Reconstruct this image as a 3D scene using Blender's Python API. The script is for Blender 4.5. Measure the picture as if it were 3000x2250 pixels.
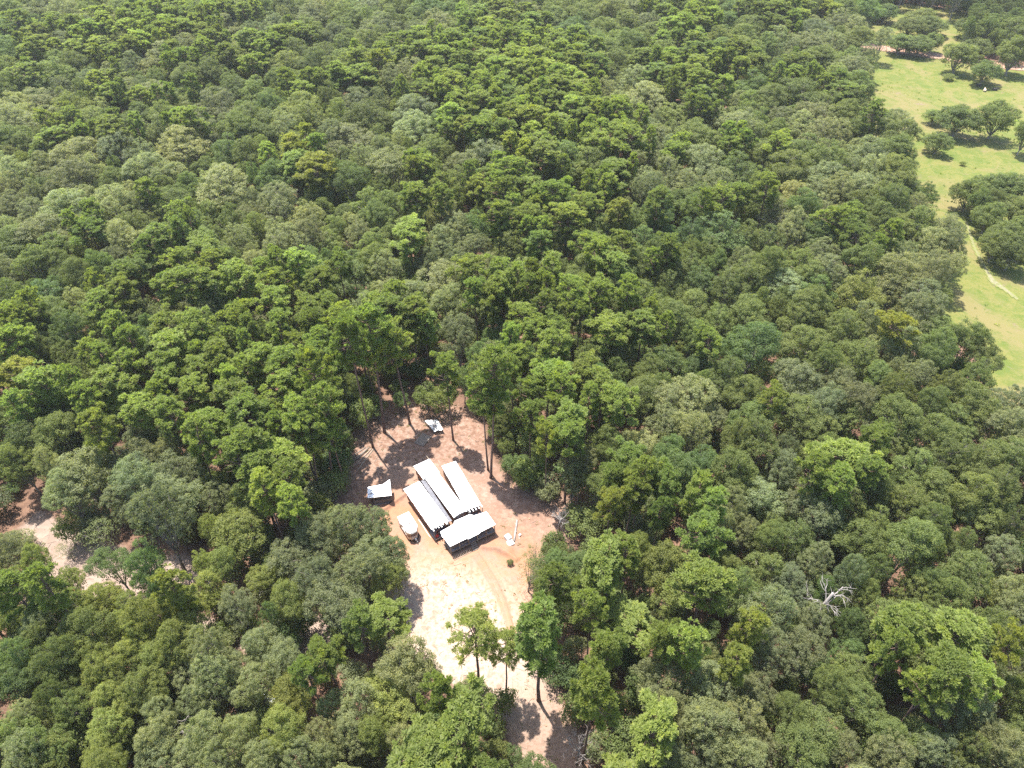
import bpy, math, random
import numpy as np
from mathutils import Vector, Matrix

for o in list(bpy.data.objects):
    bpy.data.objects.remove(o, do_unlink=True)
SC = bpy.context.scene
COL = SC.collection

# ------------------------------------------------------------------ camera
CAM_H, PITCH, FPX = 103.0, math.radians(42.0), 2119.0      # metres, down-tilt, focal length in px of a 3000 px frame
cam_d = bpy.data.cameras.new('camera')
cam_d.sensor_fit = 'HORIZONTAL'
cam_d.sensor_width = 36.0
cam_d.lens = 36.0 * FPX / 3000.0
cam_d.clip_start = 1.0
cam_d.clip_end = 6000.0
cam = bpy.data.objects.new('camera', cam_d)
cam.location = (0, 0, CAM_H)
cam.rotation_euler = (math.pi / 2 - PITCH, 0, 0)
COL.objects.link(cam)
SC.camera = cam

# ------------------------------------------------------------------ light
SUN_EL, SUN_AZ = math.radians(71.0), math.radians(-38.0)   # azimuth clockwise from +Y
world = bpy.data.worlds.new('World')
SC.world = world
world.use_nodes = True
wn = world.node_tree
wn.nodes.clear()
sky = wn.nodes.new('ShaderNodeTexSky')
sky.sky_type = 'NISHITA'
sky.sun_disc = False
sky.sun_elevation = SUN_EL
sky.sun_rotation = SUN_AZ
sky.air_density = 1.0
sky.dust_density = 1.5
bg = wn.nodes.new('ShaderNodeBackground')
bg.inputs['Strength'].default_value = 0.15
wo = wn.nodes.new('ShaderNodeOutputWorld')
wn.links.new(sky.outputs['Color'], bg.inputs['Color'])
wn.links.new(bg.outputs['Background'], wo.inputs['Surface'])
sun_d = bpy.data.lights.new('sun', 'SUN')
sun_d.energy = 5.0
sun_d.angle = math.radians(0.55)
sun_d.color = (1.0, 0.95, 0.87)
sun = bpy.data.objects.new('sun', sun_d)
sdir = Vector((math.sin(SUN_AZ) * math.cos(SUN_EL), math.cos(SUN_AZ) * math.cos(SUN_EL), math.sin(SUN_EL)))
sun.rotation_euler = (-sdir).to_track_quat('-Z', 'Y').to_euler()
sun.location = sdir * 300
COL.objects.link(sun)
vs = SC.view_settings
vs.view_transform = 'Standard'
vs.look = 'None'
vs.exposure = 1.66
vs.gamma = 1.0
vs.use_curve_mapping = False
cy = SC.cycles
cy.max_bounces = 5
cy.diffuse_bounces = 3
cy.glossy_bounces = 2
cy.transmission_bounces = 3
cy.transparent_max_bounces = 4
cy.sample_clamp_indirect = 6.0
cy.use_denoising = False
cy.denoiser = 'OPENIMAGEDENOISE'
cy.denoising_input_passes = 'RGB_ALBEDO_NORMAL'
cy.denoising_prefilter = 'FAST'
cy.caustics_reflective = False
cy.caustics_refractive = False

# ------------------------------------------------------------------ helpers
rng = np.random.default_rng(11)
random.seed(5)
CP, SP = math.cos(PITCH), math.sin(PITCH)


def ground(u, v, z=0.0):
    """photo pixel (3000 x 2250) -> world x, y on the level z"""
    x = (u - 1500.0) / FPX
    y = (v - 1125.0) / FPX
    t = (z - CAM_H) / (-SP - y * CP)
    return x * t, (CP - y * SP) * t


def pix(x, y, z):
    dz = z - CAM_H
    dep = y * CP - dz * SP
    up = y * SP + dz * CP
    return 1500 + FPX * x / dep, 1125 - FPX * up / dep, dep


def inpoly(px, py, poly):
    px = np.asarray(px, float)
    py = np.asarray(py, float)
    ins = np.zeros(px.shape, bool)
    n = len(poly)
    for i in range(n):
        x1, y1 = poly[i]
        x2, y2 = poly[(i + 1) % n]
        if y1 == y2:
            continue
        c = ((y1 > py) != (y2 > py)) & (px < (x2 - x1) * (py - y1) / (y2 - y1) + x1)
        ins ^= c
    return ins


def pin(x, y, poly, _c={}):
    """is one point inside a polygon"""
    k = (tuple(poly[0]), tuple(poly[1]), len(poly))
    if k not in _c:
        a = [p[0] for p in poly]; b = [p[1] for p in poly]
        _c[k] = (min(a), max(a), min(b), max(b), [(poly[i][0], poly[i][1], poly[i - 1][0], poly[i - 1][1]) for i in range(len(poly))])
    x0, x1, y0, y1, ed = _c[k]
    if x < x0 or x > x1 or y < y0 or y > y1: return False
    ins = False
    for ax, ay, bx, by in ed:
        if (ay > y) != (by > y) and x < (bx - ax) * (y - ay) / (by - ay) + ax: ins = not ins
    return ins


def segdist(px, py, pts, closed):
    d = np.full(np.shape(px), 1e9)
    n = len(pts)
    for i in range(n if closed else n - 1):
        x1, y1 = pts[i]
        x2, y2 = pts[(i + 1) % n]
        L2 = (x2 - x1) ** 2 + (y2 - y1) ** 2 + 1e-9
        t = np.clip(((px - x1) * (x2 - x1) + (py - y1) * (y2 - y1)) / L2, 0, 1)
        d = np.minimum(d, np.hypot(px - x1 - t * (x2 - x1), py - y1 - t * (y2 - y1)))
    return d


def tag(o, label=None, cat=None, group=None, kind=None):
    if label: o['label'] = label
    if cat: o['category'] = cat
    if group: o['group'] = group
    if kind: o['kind'] = kind
    return o


def empty(name, loc=(0, 0, 0), rz=0.0):
    o = bpy.data.objects.new(name, None)
    o.location = loc
    o.rotation_euler = (0, 0, rz)
    o.empty_display_size = 0.2
    COL.objects.link(o)
    return o


def link(name, me, mats, parent=None):
    o = bpy.data.objects.new(name, me)
    if mats is not None and not len(me.materials):
        for m in (mats if isinstance(mats, (list, tuple)) else [mats]):
            me.materials.append(m)
    if parent: o.parent = parent
    COL.objects.link(o)
    return o


def np_mesh(name, verts, faces, fattr=None, smooth=False):
    """faces: int array (n, k)"""
    me = bpy.data.meshes.new(name)
    verts = np.ascontiguousarray(verts, np.float32)
    faces = np.ascontiguousarray(faces, np.int32)
    n, k = faces.shape
    me.vertices.add(len(verts))
    me.vertices.foreach_set('co', verts.ravel())
    me.loops.add(n * k)
    me.loops.foreach_set('vertex_index', faces.ravel())
    me.polygons.add(n)
    me.polygons.foreach_set('loop_start', np.arange(0, n * k, k, dtype=np.int32))
    me.update(calc_edges=True)
    if fattr is not None:
        for key, val in fattr.items():
            a = me.attributes.new(key, 'FLOAT', 'FACE')
            a.data.foreach_set('value', np.ascontiguousarray(val, np.float32))
    me.polygons.foreach_set('use_smooth', np.full(n, smooth))
    return me


class MB:
    """collects simple shapes into one mesh"""
    def __init__(s):
        s.v, s.f = [], []

    def add(s, vs_, fs_):
        b = len(s.v)
        s.v += [tuple(p) for p in vs_]
        s.f += [tuple(i + b for i in f) for f in fs_]
        return s

    def box(s, c, size, rz=0.0, m=None):
        hx, hy, hz = size[0] / 2, size[1] / 2, size[2] / 2
        co, si = math.cos(rz), math.sin(rz)
        vs_ = []
        for z in (-hz, hz):
            for x, y in ((-hx, -hy), (hx, -hy), (hx, hy), (-hx, hy)):
                p = Vector((c[0] + x * co - y * si, c[1] + x * si + y * co, c[2] + z))
                vs_.append(m @ p if m else p)
        return s.add(vs_, [(3, 2, 1, 0), (4, 5, 6, 7), (0, 1, 5, 4), (1, 2, 6, 5), (2, 3, 7, 6), (3, 0, 4, 7)])

    def prism(s, pts, z0, z1):
        """pts counter-clockwise; z0/z1 numbers or lists"""
        n = len(pts)
        za = z0 if isinstance(z0, (list, tuple)) else [z0] * n
        zb = z1 if isinstance(z1, (list, tuple)) else [z1] * n
        vs_ = [(p[0], p[1], za[i]) for i, p in enumerate(pts)] + [(p[0], p[1], zb[i]) for i, p in enumerate(pts)]
        fs_ = [tuple(range(n - 1, -1, -1)), tuple(range(n, 2 * n))]
        for i in range(n):
            j = (i + 1) % n
            fs_.append((i, j, n + j, n + i))
        return s.add(vs_, fs_)

    def tube(s, pts, rad, n=6, cap=True):
        pts = [Vector(p) for p in pts]
        b = len(s.v)
        m = len(pts)
        prev = None
        for i, p in enumerate(pts):
            d = (pts[min(i + 1, m - 1)] - pts[max(i - 1, 0)]).normalized()
            a = d.cross(Vector((0, 0, 1)) if abs(d.z) < 0.9 else Vector((1, 0, 0))).normalized() if prev is None else (prev - d * prev.dot(d)).normalized()
            prev = a
            c = d.cross(a)
            for k in range(n):
                t = 2 * math.pi * k / n
                s.v.append(tuple(p + (a * math.cos(t) + c * math.sin(t)) * rad[i]))
        for i in range(m - 1):
            for k in range(n):
                q = (k + 1) % n
                s.f.append((b + i * n + k, b + i * n + q, b + (i + 1) * n + q, b + (i + 1) * n + k))
        if cap:
            s.f.append(tuple(b + k for k in range(n - 1, -1, -1)))
            s.f.append(tuple(b + (m - 1) * n + k for k in range(n)))
        return s

    def mesh(s, name, smooth=False):
        me = bpy.data.meshes.new(name)
        me.from_pydata(s.v, [], s.f)
        me.update()
        if smooth: me.polygons.foreach_set('use_smooth', np.full(len(s.f), True))
        return me

    def build(s, name, mat, parent=None, smooth=False, bevel=0.0):
        o = link(name, s.mesh(name, smooth), mat, parent)
        if bevel:
            b = o.modifiers.new('bevel', 'BEVEL')
            b.width = bevel
            b.segments = 2
            b.limit_method = 'ANGLE'
        return o


# ------------------------------------------------------------------ materials
def nt(name):
    m = bpy.data.materials.new(name)
    m.use_nodes = True
    t = m.node_tree
    t.nodes.clear()
    out = t.nodes.new('ShaderNodeOutputMaterial')
    return m, t, out


def N(t, typ, **kw):
    n = t.nodes.new(typ)
    for k, v in kw.items():
        if k == 'inp':
            for a, b in v.items(): n.inputs[a].default_value = b
        else:
            setattr(n, k, v)
    return n


def mixc(t, fac, a, b, blend='MIX'):
    n = t.nodes.new('ShaderNodeMix')
    n.data_type = 'RGBA'
    n.blend_type = blend
    for sock, val in ((n.inputs[0], fac), (n.inputs[6], a), (n.inputs[7], b)):
        if hasattr(val, 'is_linked'): t.links.new(val, sock)
        elif isinstance(val, (int, float)): sock.default_value = val
        else: sock.default_value = (*val, 1.0)
    return n.outputs[2]


def ramp(t, fac, lo, hi):
    n = t.nodes.new('ShaderNodeMapRange')
    n.interpolation_type = 'SMOOTHSTEP'
    n.inputs['From Min'].default_value = lo
    n.inputs['From Max'].default_value = hi
    t.links.new(fac, n.inputs['Value'])
    return n.outputs['Result']


def noise(t, scale, detail=4, rough=0.6, coord=None, dist=0.0):
    n = t.nodes.new('ShaderNodeTexNoise')
    n.inputs['Scale'].default_value = scale
    n.inputs['Detail'].default_value = detail
    n.inputs['Roughness'].default_value = rough
    n.inputs['Distortion'].default_value = dist
    if coord is not None: t.links.new(coord, n.inputs['Vector'])
    return n.outputs['Fac']


def worldpos(t):
    return t.nodes.new('ShaderNodeNewGeometry').outputs['Position']


def plain(name, c1, c2=None, rough=0.7, scale=3.0, bump=0.0, metal=0.0, spec=0.3, stretch=None):
    """two-colour noise-mottled surface"""
    m, t, out = nt(name)
    p = N(t, 'ShaderNodeBsdfPrincipled')
    tc = t.nodes.new('ShaderNodeTexCoord').outputs['Object']
    if stretch:
        mp = t.nodes.new('ShaderNodeMapping')
        mp.inputs['Scale'].default_value = stretch
        t.links.new(tc, mp.inputs['Vector'])
        tc = mp.outputs['Vector']
    f = noise(t, scale, 5, 0.65, tc)
    col = mixc(t, ramp(t, f, 0.35, 0.68), c1, c2 or tuple(x * 0.75 for x in c1))
    t.links.new(col, p.inputs['Base Color'])
    p.inputs['Roughness'].default_value = rough
    p.inputs['Metallic'].default_value = metal
    p.inputs['Specular IOR Level'].default_value = spec
    if bump:
        b = N(t, 'ShaderNodeBump', inp={'Strength': bump, 'Distance': 0.03})
        t.links.new(noise(t, scale * 6, 4, 0.6, tc), b.inputs['Height'])
        t.links.new(b.outputs['Normal'], p.inputs['Normal'])
    t.links.new(p.outputs['BSDF'], out.inputs['Surface'])
    return m


def foliage_mat(name, trans=0.3, rough=0.5, spec=0.35, vary=0.55, ycol=(1.25, 1.12, 0.6)):
    m, t, out = nt(name)
    at = N(t, 'ShaderNodeAttribute', attribute_type='INSTANCER', attribute_name='tint')
    lv = N(t, 'ShaderNodeAttribute', attribute_type='GEOMETRY', attribute_name='lv')
    k = N(t, 'ShaderNodeMath', operation='MULTIPLY_ADD', inp={1: vary, 2: 1.0 - vary * 0.5})
    t.links.new(lv.outputs['Fac'], k.inputs[0])
    vm = N(t, 'ShaderNodeVectorMath', operation='SCALE')
    t.links.new(at.outputs['Vector'], vm.inputs[0])
    t.links.new(k.outputs[0], vm.inputs['Scale'])
    pw = N(t, 'ShaderNodeMath', operation='POWER', inp={1: 3.0})
    t.links.new(lv.outputs['Fac'], pw.inputs[0])
    yel = mixc(t, 1.0, vm.outputs[0], ycol, 'MULTIPLY')
    col = mixc(t, pw.outputs[0], vm.outputs[0], yel)
    p = N(t, 'ShaderNodeBsdfPrincipled')
    t.links.new(col, p.inputs['Base Color'])
    p.inputs['Roughness'].default_value = rough
    p.inputs['Specular IOR Level'].default_value = spec
    tr = N(t, 'ShaderNodeBsdfTranslucent')
    tcol = mixc(t, 1.0, col, (1.6, 1.7, 0.75), 'MULTIPLY')
    t.links.new(tcol, tr.inputs['Color'])
    mx = N(t, 'ShaderNodeMixShader', inp={0: trans})
    t.links.new(p.outputs['BSDF'], mx.inputs[1])
    t.links.new(tr.outputs['BSDF'], mx.inputs[2])
    t.links.new(mx.outputs[0], out.inputs['Surface'])
    return m


M_LEAF = foliage_mat('leaf', 0.50, 0.5, 0.25, 0.4)
M_NEEDLE = foliage_mat('needle', 0.58, 0.55, 0.22, 0.45)
M_BARK = plain('bark', (0.27, 0.24, 0.21), (0.15, 0.125, 0.11), 0.9, 2.5, 0.6, stretch=(3, 3, 0.6))
M_PBARK = plain('pine_bark', (0.17, 0.105, 0.08), (0.085, 0.055, 0.045), 0.9, 3.0, 0.7, stretch=(2, 2, 0.5))
M_DEAD = plain('dead_wood', (0.27, 0.245, 0.225), (0.17, 0.15, 0.14), 0.85, 2.0, 0.4)
M_TIN = plain('white_tin', (0.80, 0.80, 0.80), (0.74, 0.745, 0.75), 0.45, 0.8, 0.0, spec=0.4)
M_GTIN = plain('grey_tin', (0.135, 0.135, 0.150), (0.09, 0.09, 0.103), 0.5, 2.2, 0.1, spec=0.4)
M_STIN = plain('silver_tin', (0.55, 0.57, 0.60), (0.33, 0.35, 0.37), 0.35, 1.6, 0.2, metal=0.4)
M_PALETIN = plain('weathered_tin', (0.24, 0.24, 0.26), (0.17, 0.17, 0.19), 0.5, 1.3, 0.1)
M_BROWN = plain('brown_siding', (0.30, 0.155, 0.09), (0.22, 0.11, 0.065), 0.8, 1.6, 0.2, stretch=(1, 1, 6))
M_WOOD = plain('grey_wood', (0.22, 0.185, 0.155), (0.14, 0.115, 0.095), 0.85, 2.0, 0.4, stretch=(1, 5, 5))
M_LWOOD = plain('pale_wood', (0.30, 0.25, 0.19), (0.20, 0.16, 0.125), 0.85, 2.0, 0.3)
M_DECK = plain('deck_boards', (0.22, 0.20, 0.205), (0.15, 0.135, 0.14), 0.85, 1.5, 0.3)
M_WHITE = plain('white_paint', (0.78, 0.78, 0.76), (0.66, 0.66, 0.64), 0.5, 2.0)
M_BEIGE = plain('beige_siding', (0.62, 0.53, 0.42), (0.54, 0.46, 0.36), 0.45, 1.5)
M_BRST = plain('brown_stripe', (0.23, 0.14, 0.11), (0.17, 0.10, 0.08), 0.45, 1.5)
M_GLASS = plain('dark_glass', (0.035, 0.030, 0.035), (0.06, 0.05, 0.055), 0.12, 1.0, spec=0.6)
M_BLACK = plain('black_rubber', (0.03, 0.03, 0.03), (0.05, 0.045, 0.04), 0.8, 3.0)
M_RED = plain('red_plastic', (0.50, 0.04, 0.03), (0.38, 0.03, 0.025), 0.45, 3.0)
M_NAVY = plain('navy_tarp', (0.035, 0.045, 0.13), (0.025, 0.03, 0.08), 0.5, 3.0, 0.4)
M_DARKJ = plain('dark_clutter', (0.08, 0.075, 0.075), (0.16, 0.13, 0.11), 0.8, 4.0, 0.3)
M_GREENJ = plain('green_tarp', (0.03, 0.12, 0.07), (0.02, 0.08, 0.05), 0.6, 3.0, 0.3)
M_RUST = plain('rusty_metal', (0.35, 0.12, 0.05), (0.22, 0.08, 0.045), 0.8, 3.0, 0.3)
M_COWB = plain('black_hide', (0.02, 0.018, 0.017), (0.035, 0.03, 0.027), 0.7, 2.0)
M_COWC = plain('cream_hide', (0.55, 0.46, 0.32), (0.46, 0.37, 0.24), 0.75, 2.0)


# ------------------------------------------------------------------ ground sheets
def floor_colour(t, pos):
    """reddish leaf litter of the forest floor"""
    a = noise(t, 0.35, 6, 0.65, pos)
    b = noise(t, 3.0, 4, 0.7, pos)
    c = mixc(t, ramp(t, a, 0.35, 0.65), (0.085, 0.050, 0.036), (0.150, 0.090, 0.062))
    c = mixc(t, ramp(t, b, 0.55, 0.75), c, (0.21, 0.14, 0.10))
    return c


def bumped(t, pos, p, strength, scale, dist=0.08):
    b = N(t, 'ShaderNodeBump', inp={'Strength': strength, 'Distance': dist})
    t.links.new(noise(t, scale, 6, 0.65, pos), b.inputs['Height'])
    t.links.new(b.outputs['Normal'], p.inputs['Normal'])


def ground_mat(name, kind):
    m, t, out = nt(name)
    pos = worldpos(t)
    p = N(t, 'ShaderNodeBsdfPrincipled')
    p.inputs['Roughness'].default_value = 0.95
    p.inputs['Specular IOR Level'].default_value = 0.1
    base = floor_colour(t, pos)
    if kind == 'floor':
        col = base
        bumped(t, pos, p, 0.6, 2.5)
    else:
        ed = N(t, 'ShaderNodeAttribute', attribute_type='GEOMETRY', attribute_name='edge').outputs['Fac']
        n1 = noise(t, 0.22, 6, 0.65, pos, 0.6)
        n2 = noise(t, 1.1, 6, 0.7, pos, 0.4)
        n3 = noise(t, 5.0, 5, 0.7, pos)
        if kind == 'earth':
            w = N(t, 'ShaderNodeAttribute', attribute_type='GEOMETRY', attribute_name='soil')
            sp = N(t, 'ShaderNodeSeparateColor')
            t.links.new(w.outputs['Color'], sp.inputs[0])
            c = mixc(t, ramp(t, n1, 0.38, 0.62), (0.218, 0.139, 0.104), (0.250, 0.178, 0.142))
            c = mixc(t, ramp(t, n2, 0.50, 0.72), c, (0.282, 0.211, 0.169))
            # orange clay
            o1 = N(t, 'ShaderNodeMath', operation='MULTIPLY')
            t.links.new(sp.outputs[1], o1.inputs[0])
            t.links.new(ramp(t, n1, 0.30, 0.60), o1.inputs[1])
            c = mixc(t, o1.outputs[0], c, (0.273, 0.139, 0.082))
            # pale sand
            o2 = N(t, 'ShaderNodeMath', operation='MULTIPLY')
            t.links.new(sp.outputs[0], o2.inputs[0])
            t.links.new(ramp(t, n2, 0.36, 0.56), o2.inputs[1])
            c = mixc(t, o2.outputs[0], c, (0.309, 0.254, 0.204))
            # litter
            o3 = N(t, 'ShaderNodeMath', operation='MULTIPLY')
            t.links.new(sp.outputs[2], o3.inputs[0])
            t.links.new(ramp(t, n2, 0.34, 0.62), o3.inputs[1])
            c = mixc(t, o3.outputs[0], c, (0.135, 0.078, 0.054))
            q4 = noise(t, 2.4, 6, 0.72, pos, 0.5)
            q5 = N(t, 'ShaderNodeMath', operation='MULTIPLY', inp={1: 0.5})
            t.links.new(ramp(t, q4, 0.50, 0.66), q5.inputs[0])
            c = mixc(t, q5.outputs[0], c, (0.165, 0.098, 0.066))
            # fine specks: twigs, needles, thin grass
            c = mixc(t, ramp(t, n3, 0.60, 0.72), c, (0.136, 0.093, 0.066))
            v = noise(t, 1.7, 5, 0.75, pos, 1.2)
            c = mixc(t, ramp(t, v, 0.62, 0.74), c, (0.136, 0.122, 0.058))
            lo = 0.25
        elif kind == 'sand':
            c = mixc(t, ramp(t, n1, 0.35, 0.65), (0.190, 0.139, 0.113), (0.250, 0.194, 0.160))
            c = mixc(t, ramp(t, n2, 0.5, 0.75), c, (0.150, 0.099, 0.078))
            c = mixc(t, ramp(t, n3, 0.60, 0.75), c, (0.100, 0.066, 0.049))
            lo = 0.3
        elif kind == 'track':
            c = mixc(t, ramp(t, n2, 0.35, 0.65), (0.19, 0.17, 0.115), (0.125, 0.13, 0.055))
            base = mixc(t, n1, (0.105, 0.130, 0.030), (0.140, 0.140, 0.045))
            lo = 0.25
        elif kind == 'lane':
            c = mixc(t, ramp(t, n2, 0.35, 0.65), (0.254, 0.139, 0.094), (0.300, 0.211, 0.160))
            c = mixc(t, ramp(t, n3, 0.55, 0.75), c, (0.164, 0.072, 0.044))
            lo = 0.2
        else:   # meadow
            c = mixc(t, ramp(t, n1, 0.38, 0.60), (0.081, 0.103, 0.023), (0.124, 0.122, 0.036))
            c = mixc(t, ramp(t, n2, 0.46, 0.70), c, (0.071, 0.098, 0.021))
            d = noise(t, 0.05, 5, 0.65, pos, 0.8)
            c = mixc(t, ramp(t, d, 0.46, 0.62), c, (0.138, 0.120, 0.049))
            d2 = noise(t, 0.16, 5, 0.7, pos, 1.0)
            c = mixc(t, ramp(t, d2, 0.60, 0.74), c, (0.144, 0.108, 0.075))
            c = mixc(t, ramp(t, n3, 0.60, 0.78), c, (0.054, 0.076, 0.018))
            d3 = noise(t, 0.45, 5, 0.7, pos, 0.7)
            c = mixc(t, ramp(t, d3, 0.56, 0.72), c, (0.057, 0.089, 0.017))
            lo = 0.15
        # ragged fringe into the forest floor
        e = N(t, 'ShaderNodeMath', operation='ADD')
        t.links.new(ed, e.inputs[0])
        q = N(t, 'ShaderNodeMath', operation='MULTIPLY_ADD', inp={1: 0.9, 2: -0.45})
        t.links.new(n2, q.inputs[0])
        t.links.new(q.outputs[0], e.inputs[1])
        col = mixc(t, ramp(t, e.outputs[0], lo, lo + 0.35), base, c)
        bumped(t, pos, p, 0.55, 2.2 if kind != 'meadow' else 3.5, 0.10)
    t.links.new(col, p.inputs['Base Color'])
    t.links.new(p.outputs['BSDF'], out.inputs['Surface'])
    return m


gm = MB()
gm.add([(-2500, -1500, 0), (2500, -1500, 0), (2500, 3500, 0), (-2500, 3500, 0)], [(0, 1, 2, 3)])
tag(gm.build('ground', ground_mat('forest_floor', 'floor')), kind='structure')


def wnoise(x, y, s, seed=0):
    """cheap smooth value noise for relief"""
    r = np.random.default_rng(seed)
    out = np.zeros_like(x)
    for k in range(7):
        a = r.uniform(0, 2 * math.pi)
        f = s * r.uniform(0.6, 1.9)
        out += np.sin((x * math.cos(a) + y * math.sin(a)) * f + r.uniform(0, 6.28))
    return out / 7.0


def sheet(name, polys, step, mat, z, soft=2.0, relief=0.0, lines=None, soil=None):
    """irregular ground sheet; polys in photo pixels projected to the ground"""
    W = [[ground(u, v) for u, v in p] for p in polys]
    allp = np.array([q for p in W for q in p])
    x0, y0 = allp.min(0) - 3
    x1, y1 = allp.max(0) + 3
    xs = np.arange(x0, x1, step)
    ys = np.arange(y0, y1, step)
    X, Y = np.meshgrid(xs, ys)
    sd = np.full(X.shape, -1e9)
    for p in W:
        d = segdist(X, Y, p, True)
        sd = np.maximum(sd, np.where(inpoly(X, Y, p), d, -d))
    keep = sd > -soft * 0.6
    cell = keep[:-1, :-1] & keep[1:, :-1] & keep[:-1, 1:] & keep[1:, 1:]
    idx = -np.ones(X.shape, int)
    used = np.zeros(X.shape, bool)
    used[:-1, :-1] |= cell; used[1:, :-1] |= cell; used[:-1, 1:] |= cell; used[1:, 1:] |= cell
    idx[used] = np.arange(used.sum())
    Z = np.full(X.shape, z)
    edge = np.clip((sd + soft * 0.6) / (soft * 1.6), 0, 1)
    if relief:
        Z += relief * edge * (0.5 + 0.5 * wnoise(X, Y, 0.5, 3)) + relief * 0.5 * edge * (0.5 + 0.5 * wnoise(X, Y, 1.7, 4))
    for pts, wdt, hgt in (lines or []):
        d = segdist(X, Y, pts, False)
        Z += hgt * np.exp(-(d / wdt) ** 2) * edge
    Z = np.maximum(Z, z)
    v = np.stack([X[used], Y[used], Z[used]], 1)
    ii = np.argwhere(cell)
    f = np.stack([idx[ii[:, 0], ii[:, 1]], idx[ii[:, 0], ii[:, 1] + 1], idx[ii[:, 0] + 1, ii[:, 1] + 1], idx[ii[:, 0] + 1, ii[:, 1]]], 1)
    me = np_mesh(name, v, f, smooth=True)
    a = me.attributes.new('edge', 'FLOAT', 'POINT')
    a.data.foreach_set('value', edge[used].astype(np.float32))
    if soil is not None:
        c = soil(X[used], Y[used])
        a = me.attributes.new('soil', 'FLOAT_COLOR', 'POINT')
        a.data.foreach_set('color', np.ascontiguousarray(c, np.float32).ravel())
    o = link(name, me, mat)
    return tag(o, kind='structure')


CLEAR = [(1005, 1330), (1050, 1250), (1120, 1195), (1200, 1170), (1300, 1180), (1380, 1190), (1425, 1260), (1440, 1340), (1500, 1400), (1570, 1440), (1650, 1450), (1710, 1500), (1660, 1590),
         (1610, 1690), (1570, 1760), (1570, 1840), (1600, 1920), (1640, 2020), (1700, 2150), (1730, 2330), (1500, 2330), (1480, 2120), (1390, 2050), (1250, 1970), (1150, 1870), (1050, 1770), (980, 1660),
         (960, 1560), (975, 1450)]
LEFTS = [(40, 1560), (110, 1490), (200, 1530), (330, 1590), (420, 1620), (560, 1620), (620, 1700), (480, 1740), (360, 1780), (260, 1850), (120, 1840), (60, 1760), (90, 1680), (130, 1630)]
TRACK = [(560, 1790), (700, 1820), (860, 1860), (930, 1790), (1010, 1850), (900, 1985), (720, 1920), (580, 1870)]
MEAD = [(2480, 165), (2470, 330), (2560, 470), (2600, 600), (2640, 720), (2745, 820), (2740, 930), (2850, 1010), (2900, 1150), (2950, 1300), (3100, 1350), (3500, 1350), (3700, 800), (3700, 300), (3100, 215), (2850, 178), (2640, 152), (2560, 140)]
FARM = [(2470, 135), (2490, 62), (2600, 25), (2660, 8), (2870, 40), (2840, 75), (2830, 120), (2850, 180), (2640, 150), (2560, 140)]


def blob(x, y, u, v, r):
    cx, cyy = ground(u, v)
    return np.exp(-((x - cx) ** 2 + (y - cyy) ** 2) / (r * r))


def gl(pts):
    return [ground(u, v) for u, v in pts]


RUT1 = gl([(1395, 1620), (1420, 1655), (1455, 1710), (1480, 1770), (1500, 1840), (1515, 1900)])
RUT2 = gl([(1388, 1628), (1412, 1664), (1442, 1716), (1468, 1776), (1490, 1845)])
BERM = gl([(1412, 1604), (1450, 1608), (1480, 1622), (1512, 1640)])
GULL = gl([(1190, 1448), (1160, 1470), (1130, 1492), (1085, 1505)])
def soil_fn(x, y):
    pale = blob(x, y, 1310, 1810, 9) + blob(x, y, 1400, 1880, 7) + blob(x, y, 1220, 1760, 6) + 0.8 * blob(x, y, 1150, 1370, 5) + 0.9 * blob(x, y, 1480, 2000, 6) + .7 * blob(x, y, 1580, 2150, 5)
    org = blob(x, y, 1420, 1640, 7) + blob(x, y, 1200, 1620, 6) + blob(x, y, 1490, 1610, 5) + blob(x, y, 1150, 1470, 6) + 0.8 * blob(x, y, 1460, 1740, 7) + .8 * blob(x, y, 1230, 1560, 7)
    for ln, wd in ((RUT1, .42), (RUT2, .42), (BERM, .8), (GULL, .7)):
        d = segdist(x, y, ln, False)
        org = org + 1.1 * np.exp(-(d / wd) ** 2)
        pale = pale * (1 - .9 * np.exp(-(d / wd) ** 2))
    lit = blob(x, y, 1200, 1210, 13) + blob(x, y, 1350, 1240, 12) + blob(x, y, 1050, 1350, 9) + 0.9 * blob(x, y, 1560, 1460, 12) + 0.8 * blob(x, y, 1600, 2180, 9) + .7 * blob(x, y, 1000, 1500, 7) + .6 * blob(x, y, 1050, 1800, 9)
    c = np.stack([np.clip(pale, 0, 1), np.clip(org, 0, 1), np.clip(lit, 0, 1), np.ones_like(x)], 1)
    return c


sheet('clearing', [CLEAR], 0.21, ground_mat('bare_earth', 'earth'), 0.012, 2.6, 0.10,
      [(RUT1, 0.26, 0.34), (RUT2, 0.24, 0.30), (BERM, 0.45, 0.5), (GULL, 0.35, 0.5), (gl([(1470, 1605), (1490, 1612)]), 1.0, 0.45)], soil_fn)
sheet('sandy_yard', [LEFTS, TRACK], 0.45, ground_mat('pale_sand', 'sand'), 0.012, 2.6, 0.12)
M_MEADOW = ground_mat('meadow_grass', 'meadow')
sheet('meadow', [MEAD, FARM], 1.3, M_MEADOW, 0.012, 3.0, 0.08)


def strip_px(pts, w):
    """polyline in photo px -> polygon in photo px of w px vertical half-width"""
    return [(u, v - w) for u, v in pts] + [(u, v + w) for u, v in reversed(pts)]


M_LANE = ground_mat('lane_dirt', 'lane')
sheet('dirt_lane', [strip_px([(2470, 128), (2560, 138), (2650, 152), (2750, 166), (2850, 183), (2950, 195), (3080, 207), (3300, 225)], 7.5)], 0.8, M_LANE, 0.15, 2.0, 0.05)
sheet('sandy_track', [[(2826, 650), (2834, 650), (2857, 725), (2888, 783), (2915, 822), (2950, 848), (2985, 878), (2978, 880), (2938, 850), (2900, 828), (2880, 785), (2850, 725)]], 0.5, ground_mat('track_sand', 'track'), 0.15, 0.9, 0.05)

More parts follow.
